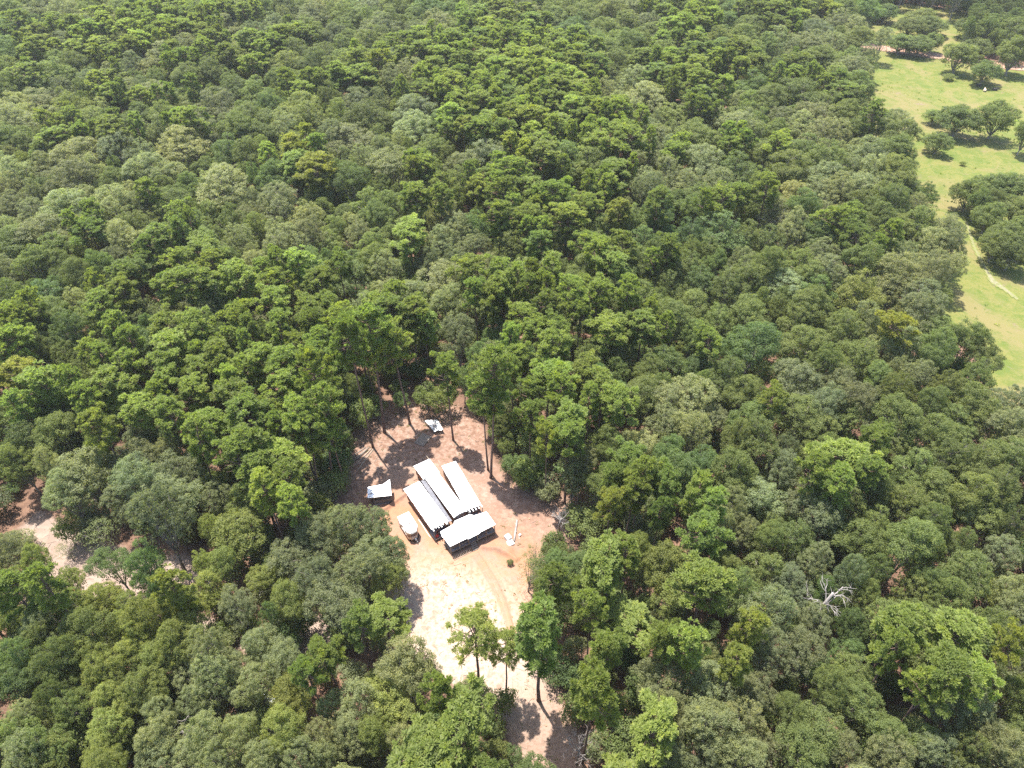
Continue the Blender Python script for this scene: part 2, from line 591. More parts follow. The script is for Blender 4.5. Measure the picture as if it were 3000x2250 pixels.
# ------------------------------------------------------------------ buildings in the clearing
YAW = math.radians(33.0)


class Frame:
    """local building axes: +x right along the short side, -y towards the near end"""
    def __init__(s, cx, cyy, yaw):
        s.c = (cx, cyy)
        s.yaw = yaw
        s.co, s.si = math.cos(yaw), math.sin(yaw)

    def loc(s, u, v, z):
        x, y = ground(u, v, z)
        dx, dy = x - s.c[0], y - s.c[1]
        return dx * s.co + dy * s.si, -dx * s.si + dy * s.co


def fit(px, z, yaw):
    P = [ground(u, v, z) for u, v in px]
    cx, cyy = sum(p[0] for p in P) / 4, sum(p[1] for p in P) / 4
    F = Frame(cx, cyy, yaw)
    L = [F.loc(u, v, z) for u, v in px]
    w = (L[1][0] - L[0][0] + L[2][0] - L[3][0]) / 2
    l = (L[0][1] - L[3][1] + L[1][1] - L[2][1]) / 2
    return F, w, l


def tilt(ax, ang, piv=(0, 0, 0)):
    return Matrix.Translation(piv) @ Matrix.Rotation(ang, 4, ax) @ Matrix.Translation(Vector(piv) * -1)


def flat_roof(par, w, y0, y1, z, n, mat, tl=0.0, ribs=3):
    """ribbed tin sheets laid side by side along y"""
    st = (y1 - y0) / n
    m = tilt('Y', tl, (0, 0, z))
    for i in range(n):
        b = MB()
        yc = y0 + st * (i + .5)
        dz = 0.008 * (i % 2) + random.uniform(-.004, .004)
        b.box((random.uniform(-.02, .02), yc, z + dz), (w + random.uniform(-.03, .03), st - 0.006, 0.035), 0, m)
        for k in range(ribs):
            b.box((0, yc - st / 2 + st * (k + .5) / ribs, z + dz + .028), (w - .05, .05, .02), 0, m)
        b.build('roof_sheet', mat, par)


def teeth(par, xs, ye, z, wd, mat, lens, tl=0.0):
    m = tilt('Y', tl, (0, 0, z))
    for i, x in enumerate(xs):
        MB().box((x, ye - lens[i % len(lens)] / 2, z - .01), (wd, lens[i % len(lens)], .03), random.uniform(-.06, .06), m).build('roof_strip', mat, par)


def posts(par, pts, z0, z1, s, mat):
    for x, y in pts:
        MB().box((x, y, (z0 + z1) / 2), (s, s, z1 - z0)).build('post', mat, par)


def boards(par, x0, x1, y0, y1, z, n, mat, along='y', name='deck_board', th=.04):
    for i in range(n):
        b = MB()
        if along == 'y':
            st = (x1 - x0) / n
            b.box((x0 + st * (i + .5), (y0 + y1) / 2 + random.uniform(-.03, .03), z + random.uniform(-.004, .004)), (st - .02, y1 - y0, th))
        else:
            st = (y1 - y0) / n
            b.box(((x0 + x1) / 2 + random.uniform(-.03, .03), y0 + st * (i + .5), z + random.uniform(-.004, .004)), (x1 - x0, st - .02, th))
        b.build(name, mat, par)


def window(par, x, y, z, w, h, face, mats=(None, None), panes=2):
    """face 'y' = in a wall facing -y, 'x' = in a wall facing -x"""
    fr = MB()
    t = .05
    def bx(b, du, dz, su, sz, dep, off):
        if face == 'y': b.box((x + du, y - off, z + dz), (su, dep, sz))
        else: b.box((x - off, y + du, z + dz), (dep, su, sz))
    bx(fr, 0, h / 2, w + t, t, .08, .03); bx(fr, 0, -h / 2, w + t, t, .08, .03)
    bx(fr, -w / 2, 0, t, h - t, .08, .03); bx(fr, w / 2, 0, t, h - t, .08, .03)
    o = fr.build('window', mats[0] or M_WHITE, par)
    for k in range(panes):
        p = MB()
        bx(p, -w / 2 + w * (k + .5) / panes, 0, w / panes - t, h - t, .02, .02)
        p.build('pane', mats[1] or M_GLASS, o)
    return o


# --- left house: long single-slope tin roof
F, w, l = fit([(1182, 1433), (1233, 1408), (1315, 1527), (1270, 1557)], 2.9, YAW)
w -= .16
F = Frame(F.c[0] - .12 * F.co, F.c[1] - .12 * F.si, YAW)
A = empty('tin_roofed_house', (*F.c, 0), YAW)
tag(A, 'long white tin-roofed house on the left with ragged eave and cluttered porch', 'house', 'white tin-roofed houses in the clearing')
flat_roof(A, w, -l / 2 + .35, l / 2, 2.9, 12, M_TIN, math.radians(-2))
teeth(A, [-w / 2 + .25, -w / 2 + .85, -w / 2 + 1.25, -w / 2 + 1.75, -w / 2 + 2.15, -w / 2 + 2.75, w / 2 - .2], -l / 2 + .36, 2.87, .17, M_TIN, [.5, .2, .42, .55, .3, .5, .25], math.radians(-2))
hw, y0, y1 = w / 2 - .42, -l / 2 + 2.0, l / 2 - .25
for nm, c, s in (('wall', (-hw, (y0 + y1) / 2, 1.65), (.1, y1 - y0, 2.1)), ('wall', (hw, (y0 + y1) / 2, 1.65), (.1, y1 - y0, 2.1)), ('wall', (0, y0, 1.65), (2 * hw - .11, .1, 2.1)), ('wall', (0, y1, 1.65), (2 * hw - .11, .1, 2.1))):
    MB().box(c, s).build(nm, M_BROWN, A)
for yy in (-1.2, 1.6, 3.6): window(A, -hw - .05, yy, 1.8, .9, .7, 'x')
window(A, 0.3, y0 - .05, 1.8, .8, .7, 'y')
dr = MB().box((-.75, y0 - .065, 1.55), (.8, .03, 1.9)).build('door', M_WHITE, A)
MB().box((-.45, y0 - .10, 1.5), (.05, .05, .05)).build('handle', M_GTIN, dr)
boards(A, -w / 2 + .15, w / 2 - .15, -l / 2 - .35, y0 - .1, .62, 11, M_DECK, 'y')
MB().box((0, -l / 2 - .38, .56), (w - .2, .06, .2)).build('deck_rim', M_LWOOD, A)
MB().box((-w / 2 + .12, (-l / 2 + y0) / 2 - .2, .56), (.06, y0 + l / 2, .2)).build('deck_rim', M_LWOOD, A)
posts(A, [(-w / 2 + .2, -l / 2 - .2), (w / 2 - .2, -l / 2 - .2), (-w / 2 + .2, y0 - .3)], 0, 2.84, .1, M_WOOD)
for yy in np.linspace(y0, y1, 5): MB().box((-hw + .2, yy, .3), (.4, .4, .6)).build('pier', M_DECK, A)
for yy in np.linspace(y0, y1, 5): MB().box((hw - .2, yy, .3), (.4, .4, .6)).build('pier', M_DECK, A)
F_A = F
# clutter on its porch
def local_thing(F, name, x, y, z, rz, label, cat):
    e = empty(name, (F.c[0] + x * F.co - y * F.si, F.c[1] + x * F.si + y * F.co, z), F.yaw + rz)
    return tag(e, label, cat)


e = local_thing(F, 'fuel_can', -w / 2 + .75, -l / 2 - .02, .645, .3, 'red fuel can on the porch corner of the left house', 'fuel can')
MB().prism([(-.26, -.16), (.26, -.16), (.26, .16), (-.26, .16)], 0, .5).build('body', M_RED, e, bevel=.04)
MB().tube([(.12, 0, .48), (.2, 0, .62), (.34, 0, .68)], [.05, .045, .03], 6).build('spout', M_BLACK, e)
MB().tube([(-.2, 0, .5), (-.18, 0, .6), (.02, 0, .6), (.04, 0, .5)], [.025] * 4, 5).build('handle', M_RED, e)
e = local_thing(F, 'tarpaulin_bundle', .45, -l / 2 + .25, .645, .2, 'dark blue tarpaulin bundle on the porch of the left house', 'tarpaulin')
b = MB()
for k in range(7):
    a0 = k / 6
    b.tube([(-.7, -.35 + .7 * a0, .2 + .2 * math.sin(a0 * 3.1)), (0, -.33 + .7 * a0, .34 + .22 * math.sin(a0 * 3.1 + .4)), (.7, -.35 + .7 * a0, .16 + .24 * math.sin(a0 * 3.1))], [.17, .2, .15], 6)
b.build('folded_sheet', M_NAVY, e, smooth=True)
MB().tube([(-.2, -.5, .1), (-.15, -.3, .52), (-.12, 0, .66), (-.15, .3, .5), (-.2, .5, .1)], [.02] * 5, 5).build('strap', M_WHITE, e)
e = local_thing(F, 'storage_crate', -.35, -l / 2 + .5, .645, -.2, 'brown storage crate between red can and blue bundle', 'crate')
for sx, sy, sw, sl in ((-.3, 0, .04, .5), (.3, 0, .04, .5), (0, -.25, .6, .04), (0, .25, .6, .04)):
    for zz in (.1, .3, .5): MB().box((sx, sy, zz), (sw, sl, .15)).build('slat', M_BROWN, e)
MB().box((0, 0, .03), (.55, .45, .04)).build('base', M_BROWN, e)

# --- middle house: barrel roof with brown gable, annex behind
Bpx = [(1245, 1404), (1282, 1380), (1371, 1503), (1324, 1521)]
F, w, l = fit(Bpx, 3.05, YAW)
w -= .22
l -= .45
F = Frame(F.c[0] + .26 * F.co - .22 * F.si, F.c[1] + .26 * F.si + .22 * F.co, YAW)
B = empty('barrel_roofed_house', (*F.c, 0), YAW)
tag(B, 'middle house with curved white tin roof and rust-brown gable wall', 'house', 'white tin-roofed houses in the clearing')
NS = 8


def arch(x, w_): return 2.72 + .42 * (1 - (2 * x / w_) ** 2)


n = 11
st = l / n
for i in range(n):
    b = MB()
    y0_, y1_ = -l / 2 + st * i, -l / 2 + st * (i + 1) - .006
    up = .006 * (i % 2)
    vs_, fs_ = [], []
    for k in range(NS + 1):
        x = -w / 2 + w * k / NS
        z = arch(x, w) + up
        vs_ += [(x, y0_, z), (x, y1_, z), (x, y0_, z - .04), (x, y1_, z - .04)]
    for k in range(NS):
        a = 4 * k
        fs_ += [(a, a + 4, a + 5, a + 1), (a + 2, a + 3, a + 7, a + 6), (a, a + 2, a + 6, a + 4), (a + 1, a + 5, a + 7, a + 3)]
    fs_ += [(0, 1, 3, 2), (4 * NS, 4 * NS + 2, 4 * NS + 3, 4 * NS + 1)]
    b.add(vs_, fs_).build('roof_sheet', M_TIN, B)
for yy in (-l / 2 + .35, l / 2 - .35):
    b = MB()
    hwb = w / 2 - .12
    pts = [(-hwb, .5)] + [(hwb, .5)] + [(hwb - 2 * hwb * k / NS, arch(hwb - 2 * hwb * k / NS, w) - .05) for k in range(NS + 1)]
    vs_ = [(x, yy - .05, z) for x, z in pts] + [(x, yy + .05, z) for x, z in pts]
    m_ = len(pts)
    fs_ = [tuple(range(m_)), tuple(range(2 * m_ - 1, m_ - 1, -1))] + [(k, m_ + k, m_ + (k + 1) % m_, (k + 1) % m_) for k in range(m_)]
    b.add(vs_, fs_).build('gable_wall', M_BROWN, B)
for sx in (-1, 1): MB().box((sx * (w / 2 - .18), 0, 1.6), (.08, l - .85, 2.15)).build('wall', M_BROWN, B)
window(B, .05, -l / 2 + .29, 2.15, 1.35, .62, 'y', (M_WHITE, None), 2)
MB().box((-.30, -l / 2 + .26, 2.15), (.5, .02, .5)).build('curtain', M_PALETIN, B)
MB().box((-.95, -l / 2 + .27, 1.5), (.6, .05, 1.9)).build('door', M_WOOD, B)
# grey valley panels between the left and middle roofs
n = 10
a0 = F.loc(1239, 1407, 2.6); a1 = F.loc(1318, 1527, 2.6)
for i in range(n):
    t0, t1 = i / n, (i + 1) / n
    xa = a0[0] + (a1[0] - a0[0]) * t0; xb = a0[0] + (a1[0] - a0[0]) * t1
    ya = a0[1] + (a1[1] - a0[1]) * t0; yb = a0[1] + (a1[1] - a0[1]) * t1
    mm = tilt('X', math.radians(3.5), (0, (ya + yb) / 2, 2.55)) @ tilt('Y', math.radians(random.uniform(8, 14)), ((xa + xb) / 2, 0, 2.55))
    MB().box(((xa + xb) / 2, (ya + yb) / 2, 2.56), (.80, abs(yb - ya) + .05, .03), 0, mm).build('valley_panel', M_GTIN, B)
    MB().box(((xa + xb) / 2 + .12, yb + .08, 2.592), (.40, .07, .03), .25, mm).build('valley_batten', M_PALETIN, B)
# annex
A4 = [F.loc(u, v, 2.95) for u, v in ((1211, 1366), (1256, 1342), (1283, 1375), (1238, 1398))]
ax0, ax1 = (A4[0][0] + A4[3][0]) / 2, (A4[1][0] + A4[2][0]) / 2
ay1, ay0 = (A4[0][1] + A4[1][1]) / 2, l / 2 + .02
for i in range(4):
    st = (ay1 - ay0) / 4
    MB().box(((ax0 + ax1) / 2, ay0 + st * (i + .5), 2.78 + .008 * (i % 2)), (ax1 - ax0, st - .006, .04)).build('annex_roof_sheet', M_TIN, B)
MB().add([(ax0 + .05, ay0 + .75, 2.83), (ax0 + .15, ay0 + .02, 2.86), (0.0, ay0 + .02, 3.14), (ax1 - .5, ay0 + .02, 3.0), (ax1 - .9, ay0 + .55, 2.84), (ax0 + 1.0, ay0 + .85, 2.83),
          (ax0 + .05, ay0 + .75, 2.81), (ax0 + .15, ay0 + .02, 2.81), (0.0, ay0 + .02, 2.81), (ax1 - .5, ay0 + .02, 2.81), (ax1 - .9, ay0 + .55, 2.81), (ax0 + 1.0, ay0 + .85, 2.81)],
         [(5, 4, 3, 2, 1, 0), (0, 1, 7, 6), (1, 2, 8, 7), (2, 3, 9, 8), (3, 4, 10, 9), (4, 5, 11, 10), (5, 0, 6, 11)]).build('roof_joint_patch', M_PALETIN, B)  # dark grey triangular patch where the annex meets the barrel roof
MB().box((ax0 + .25, (ay0 + ay1) / 2, 1.6), (.06, ay1 - ay0 - .4, 1.9)).build('annex_wall', M_BROWN, B)
MB().box(((ax0 + ax1) / 2, ay1 - .25, 1.6), (ax1 - ax0 - .5, .06, 1.9)).build('annex_wall', M_BROWN, B)
MB().box((ax1 - .2, (ay0 + ay1) / 2, 1.6), (.06, ay1 - ay0 - .4, 1.9)).build('annex_wall', M_PALETIN, B)
MB().box((ax0 + .21, ay0 + .9, 1.5), (.03, .5, 1.5)).build('annex_door', M_LWOOD, B)
MB().box((ax0 - .3, ay1 - .03, 2.73), (1.1, .08, .08)).build('roof_beam', M_LWOOD, B)
MB().box((ax1 - .06, ay1 + .4, 2.73), (.08, 1.2, .08)).build('roof_beam', M_LWOOD, B)
MB().box((0, 0, .42), (w - .6, l - 1.0, .16)).build('floor_frame', M_DECK, B)
for yy in np.linspace(-l / 2 + .6, l / 2 - .6, 5):
    for sx in (-1, 1): MB().box((sx * (w / 2 - .35), yy, .17), (.4, .4, .34)).build('pier', M_DECK, B)

# --- right house: narrow flat white roof
F, w, l = fit([(1291, 1364), (1333, 1354), (1411, 1483), (1370, 1489)], 2.8, math.radians(26.5))
w += .28
Cc = empty('flat_roofed_house', (*F.c, 0), F.yaw)
tag(Cc, 'narrow house with stained flat white roof on the right of the barrel roof', 'house', 'white tin-roofed houses in the clearing')
flat_roof(Cc, w, -l / 2, l / 2, 2.8, 12, M_TIN, math.radians(1.0), 2)
teeth(Cc, [-w / 2 + .42, -w / 2 + 1.02, -w / 2 + 1.6, -w / 2 + 2.18, w / 2 - .05], -l / 2 + .01, 2.78, .17, M_TIN, [.62, .7, .66, .6, .5], math.radians(1))
for (sx, sy, sw, sl, rz) in ((-.1, 3.4, .07, .9, -.1), (.12, 3.0, .06, .8, -.12), (.05, 1.8, .06, .8, -.1), (.3, 2.3, .05, .7, -.1), (.6, 3.9, .12, .12, 0), (.55, .3, .1, .1, 0), (-.1, -1.2, .05, .5, -.1), (-.3, 4.3, .09, .5, -.2)):
    MB().box((sx, sy, 2.846), (sw, sl, .012), rz).build('roof_stain', M_PALETIN, Cc)
hw, y0, y1 = w / 2 - .2, -l / 2 + .25, l / 2 - .2
for c, s in (((-hw, (y0 + y1) / 2, 1.6), (.08, y1 - y0, 2.2)), ((hw, (y0 + y1) / 2, 1.6), (.08, y1 - y0, 2.2)), ((0, y0, 1.6), (2 * hw - .09, .08, 2.2)), ((0, y1, 1.6), (2 * hw - .09, .08, 2.2))):
    MB().box(c, s).build('wall', M_BRST, Cc)
window(Cc, .3, y0 - .04, 1.9, .7, .6, 'y')
MB().box((-.6, y0 - .06, 1.5), (.7, .04, 1.9)).build('door', M_DECK, Cc)
boards(Cc, -w / 2 + .1, w / 2 + .05, -l / 2 - 1.25, y0 - .06, .75, 9, M_DECK, 'y')
MB().box((0.05, -l / 2 - 1.2, 1.35), (w - .1, .05, .08)).build('rail', M_WOOD, Cc)
posts(Cc, [(-w / 2 + .15, -l / 2 - .55), (w / 2 - .05, -l / 2 - .6)], 0, 2.74, .1, M_WOOD)
for yy in np.linspace(y0 + .3, y1 - .3, 5):
    for sx in (-1, 1): MB().box((sx * (hw - .25), yy, .25), (.35, .35, .5)).build('pier', M_DECK, Cc)
e = local_thing(F, 'porch_chair', .75, -l / 2 - .62, .775, 2.6, 'reddish chair on the shaded near porch of the flat-roofed house', 'chair')
MB().box((0, 0, .42), (.5, .5, .06)).build('seat', M_RUST, e)
MB().box((0, .24, .75), (.5, .05, .55)).build('backrest', M_RUST, e)
for sx in (-.21, .21):
    for sy in (-.21, .21): MB().box((sx, sy, .2), (.05, .05, .4)).build('leg', M_BLACK, e)

# --- front porch house
yawD = math.radians(30.5)
F, w, l = fit([(1290, 1558), (1424, 1499), (1452, 1535), (1318, 1601)], 2.75, yawD)
D = empty('porch_house', (*F.c, 0), yawD)
tag(D, 'wide white-roofed porch house across the front with stepped roof edge and raised deck', 'house', 'white tin-roofed houses in the clearing')
outl = [(1319, 1601), (1367, 1577.5), (1372, 1579), (1404, 1563), (1407, 1559), (1452, 1536), (1425, 1499), (1389, 1510.5), (1377, 1507), (1331, 1527), (1329, 1536), (1290, 1558), (1296, 1575), (1298, 1574)]
P = [F.loc(u, v, 2.75) for u, v in outl]
# roof in five sheets cut across the width
xs = [P[11][0] - .2, -2.55, -.75, 1.05, 2.8, P[5][0] + .3]


def clip_x(poly, x, keep_right):
    out = []
    for i in range(len(poly)):
        a, b = poly[i], poly[(i + 1) % len(poly)]
        ia = (a[0] >= x) == keep_right
        ib = (b[0] >= x) == keep_right
        if ia: out.append(a)
        if ia != ib:
            t = (x - a[0]) / (b[0] - a[0])
            out.append((x, a[1] + t * (b[1] - a[1])))
    return out


for i in range(5):
    q = clip_x(clip_x(P, xs[i] + .003, True), xs[i + 1] - .003, False)
    if len(q) > 2:
        up = .01 * (i % 2)
        sl = [2.75 + up + .06 * y / l for x, y in q]
        MB().prism(q, [z - .05 for z in sl], sl).build('roof_sheet', M_TIN, D)
fy = P[0][1]
dz = .95
boards(D, -w / 2 + .15, w / 2 - .15, fy + .05, fy + l - .75, dz, 12, M_DECK, 'x')
MB().box((0, fy + .02, dz - .02), (w - .2, .06, .2)).build('deck_rim', M_WOOD, D)
MB().box((-w / 2 + .12, fy + l / 2 - .3, dz - .02), (.06, l - .9, .2)).build('deck_rim', M_WOOD, D)
MB().box((w / 2 - .12, fy + l / 2 - .3, dz - .02), (.06, l - .9, .2)).build('deck_rim', M_WOOD, D)
MB().box((0, fy + l - .7, 1.75), (w - .4, .08, 1.75)).build('back_wall', M_BRST, D)
window(D, -1.4, fy + l - .745, 1.9, 1.1, .7, 'y'); window(D, 2.3, fy + l - .745, 1.9, 1.1, .7, 'y')
dr = MB().box((.5, fy + l - .76, 1.9), (.85, .04, 1.8)).build('door', M_DECK, D)
MB().box((.82, fy + l - .8, 1.85), (.05, .05, .05)).build('handle', M_STIN, dr)
for x in np.linspace(-w / 2 + .18, w / 2 - .18, 6): MB().box((x, fy + .12, 1.32), (.11, .11, 2.64)).build('post', M_LWOOD, D)
for x in np.linspace(-w / 2 + .3, w / 2 - .3, 5):
    MB().box((x, fy + 1.4, .42), (.16, .16, .84)).build('stilt', M_WOOD, D)
for x0_, x1_ in ((-w / 2 + .2, -2.7), (-2.4, -.9), (1.0, 2.5), (2.7, w / 2 - .2)):
    MB().box(((x0_ + x1_) / 2, fy + .12, 1.75), (x1_ - x0_, .05, .07)).build('handrail', M_WOOD, D)
for k in range(4): MB().box((-.1, fy - .18 - .27 * k, .78 - .2 * k), (1.1, .26, .05)).build('step', M_WOOD, D)
F_D, w_D, l_D, fy_D = F, w, l, fy
for i, (x, y, sx, sy, sz, mt, nm, lab, cat) in enumerate((
        (-3.2, fy + .7, .9, .5, .45, M_DARKJ, 'storage_chest', 'dark storage chest at the left end of the raised porch', 'chest'),
        (3.3, fy + .9, .7, .5, .7, M_DARKJ, 'cupboard', 'dark cupboard at the right end of the raised porch', 'cupboard'))):
    e = local_thing(F, nm, x, y, dz + .025, .05, lab, cat)
    MB().box((0, 0, sz / 2), (sx, sy, sz)).build('body', mt, e, bevel=.02)
    MB().box((0, 0, sz + .022), (sx + .06, sy + .06, .04)).build('lid', M_WOOD, e)
    MB().box((0, -sy / 2 - .02, sz * .7), (.16, .04, .04)).build('handle', M_STIN, e)
# loose boards leaning at its left end
for k in range(4):
    x, y = F.loc(1303 + 3 * k, 1590 + 5 * k, .3)
    e = local_thing(F, 'leaning_board', x - .25, y, .06, 0, ['pale board nearest the deck at the left end of the porch house', 'second leaning board left of the porch house', 'third weathered board left of the porch house', 'outermost short board lying left of the porch house'][k], 'board')
    e['group'] = 'boards left of the porch house'
    MB().box((0, 0, .25), (.12 + .05 * k, 1.2 - .18 * k, .03), .3 * k, tilt('X', -.5)).build('plank', M_LWOOD, e)

# --- small open shed at the left
px = [(1077, 1427), (1123, 1419), (1142, 1405), (1147, 1451), (1077, 1459)]
zz = [2.35, 2.45, 2.75, 2.45, 2.3]
W5 = [ground(u, v, z) for (u, v), z in zip(px, zz)]
cxs, cys = sum(p[0] for p in W5) / 5, sum(p[1] for p in W5) / 5
yawE = math.radians(10)
FE = Frame(cxs, cys, yawE)
L5 = [FE.loc(u, v, z) for (u, v), z in zip(px, zz)]
E_ = empty('small_shed', (cxs, cys, 0), yawE)
tag(E_, 'small open shed with a crooked peeling white tin roof left of the houses', 'shed')
order = [4, 3, 2, 1, 0]
cut = [L5[4][0] - .3, -.9, .35, L5[3][0] + .3]
MBq = [L5[i] for i in order]
zq = [zz[i] for i in order]


def zat(x, y):
    # plane through the four main corners, kicked up towards the far right corner
    t = (x - L5[0][0]) / (L5[3][0] - L5[0][0])
    s_ = (y - L5[4][1]) / (L5[0][1] - L5[4][1])
    return 2.3 + .12 * t + .06 * s_ + .28 * max(0, t) ** 3 * max(0, s_)


for i in range(3):
    q = clip_x(clip_x(MBq, cut[i] + .004, True), cut[i + 1] - .004, False)
    zt = [zat(*p) + .01 * (i % 2) for p in q]
    MB().prism(q, [z - .04 for z in zt], zt).build('roof_sheet', M_TIN, E_)
fyE = (L5[3][1] + L5[4][1]) / 2
xl, xr = L5[4][0] + .2, L5[3][0] - .15
for (sx, sy, sw, sl) in ((xl + .2, fyE + .35, .3, .25), (xl + .45, fyE + 1.0, .5, .4), (xl + .05, fyE + .9, .2, .3), (xl + 1.0, fyE + .8, .15, .15), (xl + .5, fyE + 1.6, .5, .15)):
    MB().box((sx, sy, zat(sx, sy) + .006), (sw, sl, .012), .4, None).build('roof_stain', M_PALETIN, E_)
posts(E_, [(xl, fyE + .2), (xl + .75, fyE + .2), (xr, fyE + .2), (xl, fyE + 2.1), (xr, fyE + 2.2)], 0, 2.25, .1, M_WOOD)
for k in range(9):
    MB().box((xl + .95 + k * (xr - xl - 1.0) / 8, fyE + .22, .62), ((xr - xl - 1.0) / 8 - .05, .03, .95 + random.uniform(-.05, .1))).build('board', M_WOOD, E_)
MB().box(((xl + .8 + xr) / 2, fyE + .24, 1.12), (xr - xl - .75, .07, .07)).build('rail', M_WOOD, E_)
MB().box(((xl + .8 + xr) / 2, fyE + .16, .1), (xr - xl - .75, .07, .12)).build('sill', M_PALETIN, E_)
for k in range(7): MB().box((xl + .5 + .45 * k, fyE + .12, 2.2), (.16, .3, .08), random.uniform(-.1, .1)).build('rafter_tail', M_LWOOD, E_)
for k in range(6): MB().tube([(xl + 1.2 + .4 * k, fyE + .34, .3), (xl + 1.3 + .38 * k + random.uniform(-.2, .2), fyE + .38, 2.0)], [.03, .03], 5).build('leaning_pole', M_WOOD, E_)
MB().box((0, fyE + 2.3, 1.1), (xr - xl, .05, 1.9)).build('back_wall', M_DECK, E_)
MB().box(((xl + xr) / 2 + .4, fyE + 1.2, .45), (xr - xl - 1.4, 1.4, .8)).build('workbench', M_DARKJ, E_)

# --- travel trailer
px = [(1163, 1514), (1196, 1499), (1232, 1550), (1196, 1566)]
F, w, l = fit(px, 2.45, math.radians(32.0))
K = empty('travel_trailer', (*F.c, 0), F.yaw)
tag(K, 'white-roofed beige travel trailer with dark front window parked beside the left house', 'trailer')
l = l * .98
ch = .62
def outline(g_, near_extra=0.0):
    h_, b_ = w / 2 + g_, l / 2 + g_
    return [(-h_ + .45, -b_ - near_extra), (h_ - ch, -b_ - near_extra), (h_, -b_ + ch + .35), (h_, b_), (-h_, b_), (-h_, -b_ + .4)]
MB().prism(outline(-.05, .12), .55, 1.25).build('lower_body', M_BEIGE, K, bevel=.03)
MB().prism(outline(-.055, .06), 1.252, 1.72).build('stripe', M_BRST, K)
MB().prism(outline(-.05, .0), 1.722, 2.38).build('upper_body', M_BEIGE, K, bevel=.03)
MB().prism(outline(0.0, .0), 2.383, 2.47).build('roof', M_WHITE, K, bevel=.03)
MB().box((-.05, -l / 2 + .0, 1.92), (.92, .1, .62)).build('front_window', M_GLASS, K)
MB().box((-.05, -l / 2 - .055, 2.25), (1.02, .05, .05)).build('window_trim', M_WHITE, K)
q = MB().box((w / 2 - .32, -l / 2 + .42, 1.95), (.72, .06, .55), math.radians(57)).build('corner_window', M_GLASS, K)
for yy in (-.6, 1.1): window(K, -w / 2 + .03, yy, 1.95, .8, .45, 'x', panes=1)
MB().box((-w / 2 - .02, -.35, 1.45), (.05, 1.9, .08)).build('awning_rail', M_WHITE, K)
MB().box((-w / 2 + .02, 1.75, 1.45), (.05, .6, 1.6)).build('door', M_WHITE, K)
v_ = MB().box((.15, -.2, 2.52), (.36, .36, .1)).build('roof_vent', M_PALETIN, K)
MB().box((.15, -.2, 2.59), (.28, .28, .04)).build('vent_lid', M_DARKJ, v_)
for sx in (-1, 1):
    wh = MB().tube([(sx * (w / 2 - .22), .3, .33), (sx * (w / 2 - .02), .3, .33)], [.33, .33], 16).build('wheel', M_BLACK, K)
    MB().tube([(sx * (w / 2 - .05), .3, .33), (sx * (w / 2 + .0), .3, .33)], [.18, .16], 12).build('rim', M_STIN, wh)
MB().tube([(-.5, -l / 2 + .1, .5), (0.05, -l / 2 - 1.0, .45)], [.045, .045], 6).build('tow_bar', M_BLACK, K)
MB().tube([(.5, -l / 2 + .1, .5), (0.05, -l / 2 - 1.0, .45)], [.045, .045], 6).build('tow_bar', M_BLACK, K)
MB().tube([(0.05, -l / 2 - .85, 0), (0.05, -l / 2 - .85, .7)], [.04, .04], 6).build('jack', M_STIN, K)
MB().tube([(0, -l / 2 - .35, .48), (0, -l / 2 - .35, .62), (0, -l / 2 - .35, .86), (0, -l / 2 - .35, .93)], [.14, .16, .16, .06], 10).build('gas_bottle', M_WHITE, K)
MB().box((0, 0, .5), (w - .3, l - .3, .09)).build('chassis', M_BLACK, K)
for sx in (-1, 1):
    for yy in (-l / 2 + .5, l / 2 - .4): MB().box((sx * (w / 2 - .4), yy, .23), (.2, .2, .46)).build('support', M_DECK, K)

# ------------------------------------------------------------------ things lying about
x, y = ground(1271, 1247, .8)
e = empty('collapsed_tin_roof', (x, y, 0), math.radians(0))
tag(e, 'crumpled silver tin roof fallen on its posts at the back of the clearing', 'tin roof')
FT = Frame(x, y, 0)
q4 = [FT.loc(u, v, 1.0) for u, v in ((1243, 1232), (1280, 1231), (1300, 1258), (1273, 1264))]
for i in range(5):
    t0, t1 = i / 5, (i + 1) / 5 - .015
    pa = [tuple(q4[0][k] + (q4[1][k] - q4[0][k]) * t for k in (0, 1)) for t in (t0, t1)]
    pb = [tuple(q4[3][k] + (q4[2][k] - q4[3][k]) * t for k in (0, 1)) for t in (t0, t1)]
    vs_ = []
    for s_ in (0, .25, .5, .75, 1):
        for j in (0, 1):
            zz_ = .95 + .1 * i * .5 + .10 * math.sin(s_ * 5 + i * 1.7) + random.uniform(-.06, .06)
            vs_.append((pa[j][0] + (pb[j][0] - pa[j][0]) * s_, pa[j][1] + (pb[j][1] - pa[j][1]) * s_, zz_))
    nb_ = len(vs_)
    vs_ += [(a, b, c - .025) for a, b, c in vs_]
    fs_ = [(2 * k, 2 * k + 2, 2 * k + 3, 2 * k + 1) for k in range(4)] + [(nb_ + 2 * k, nb_ + 2 * k + 1, nb_ + 2 * k + 3, nb_ + 2 * k + 2) for k in range(4)]
    MB().add(vs_, fs_).build('tin_sheet', M_STIN, e)
for px_, py_ in q4: MB().box((px_ * .9, py_ * .9, .43), (.09, .09, .86)).build('post', M_WOOD, e)
MB().tube([(-.2, .3, 1.1), (.1, -.9, 1.3)], [.06, .06], 5).build('fallen_rafter', M_BRST, e)
for k in range(3): MB().box((1.2 + .2 * k, -.9 - .15 * k, 1.05), (1.0, .09, .05), -.35 - .1 * k).build('loose_batten', M_LWOOD, e)

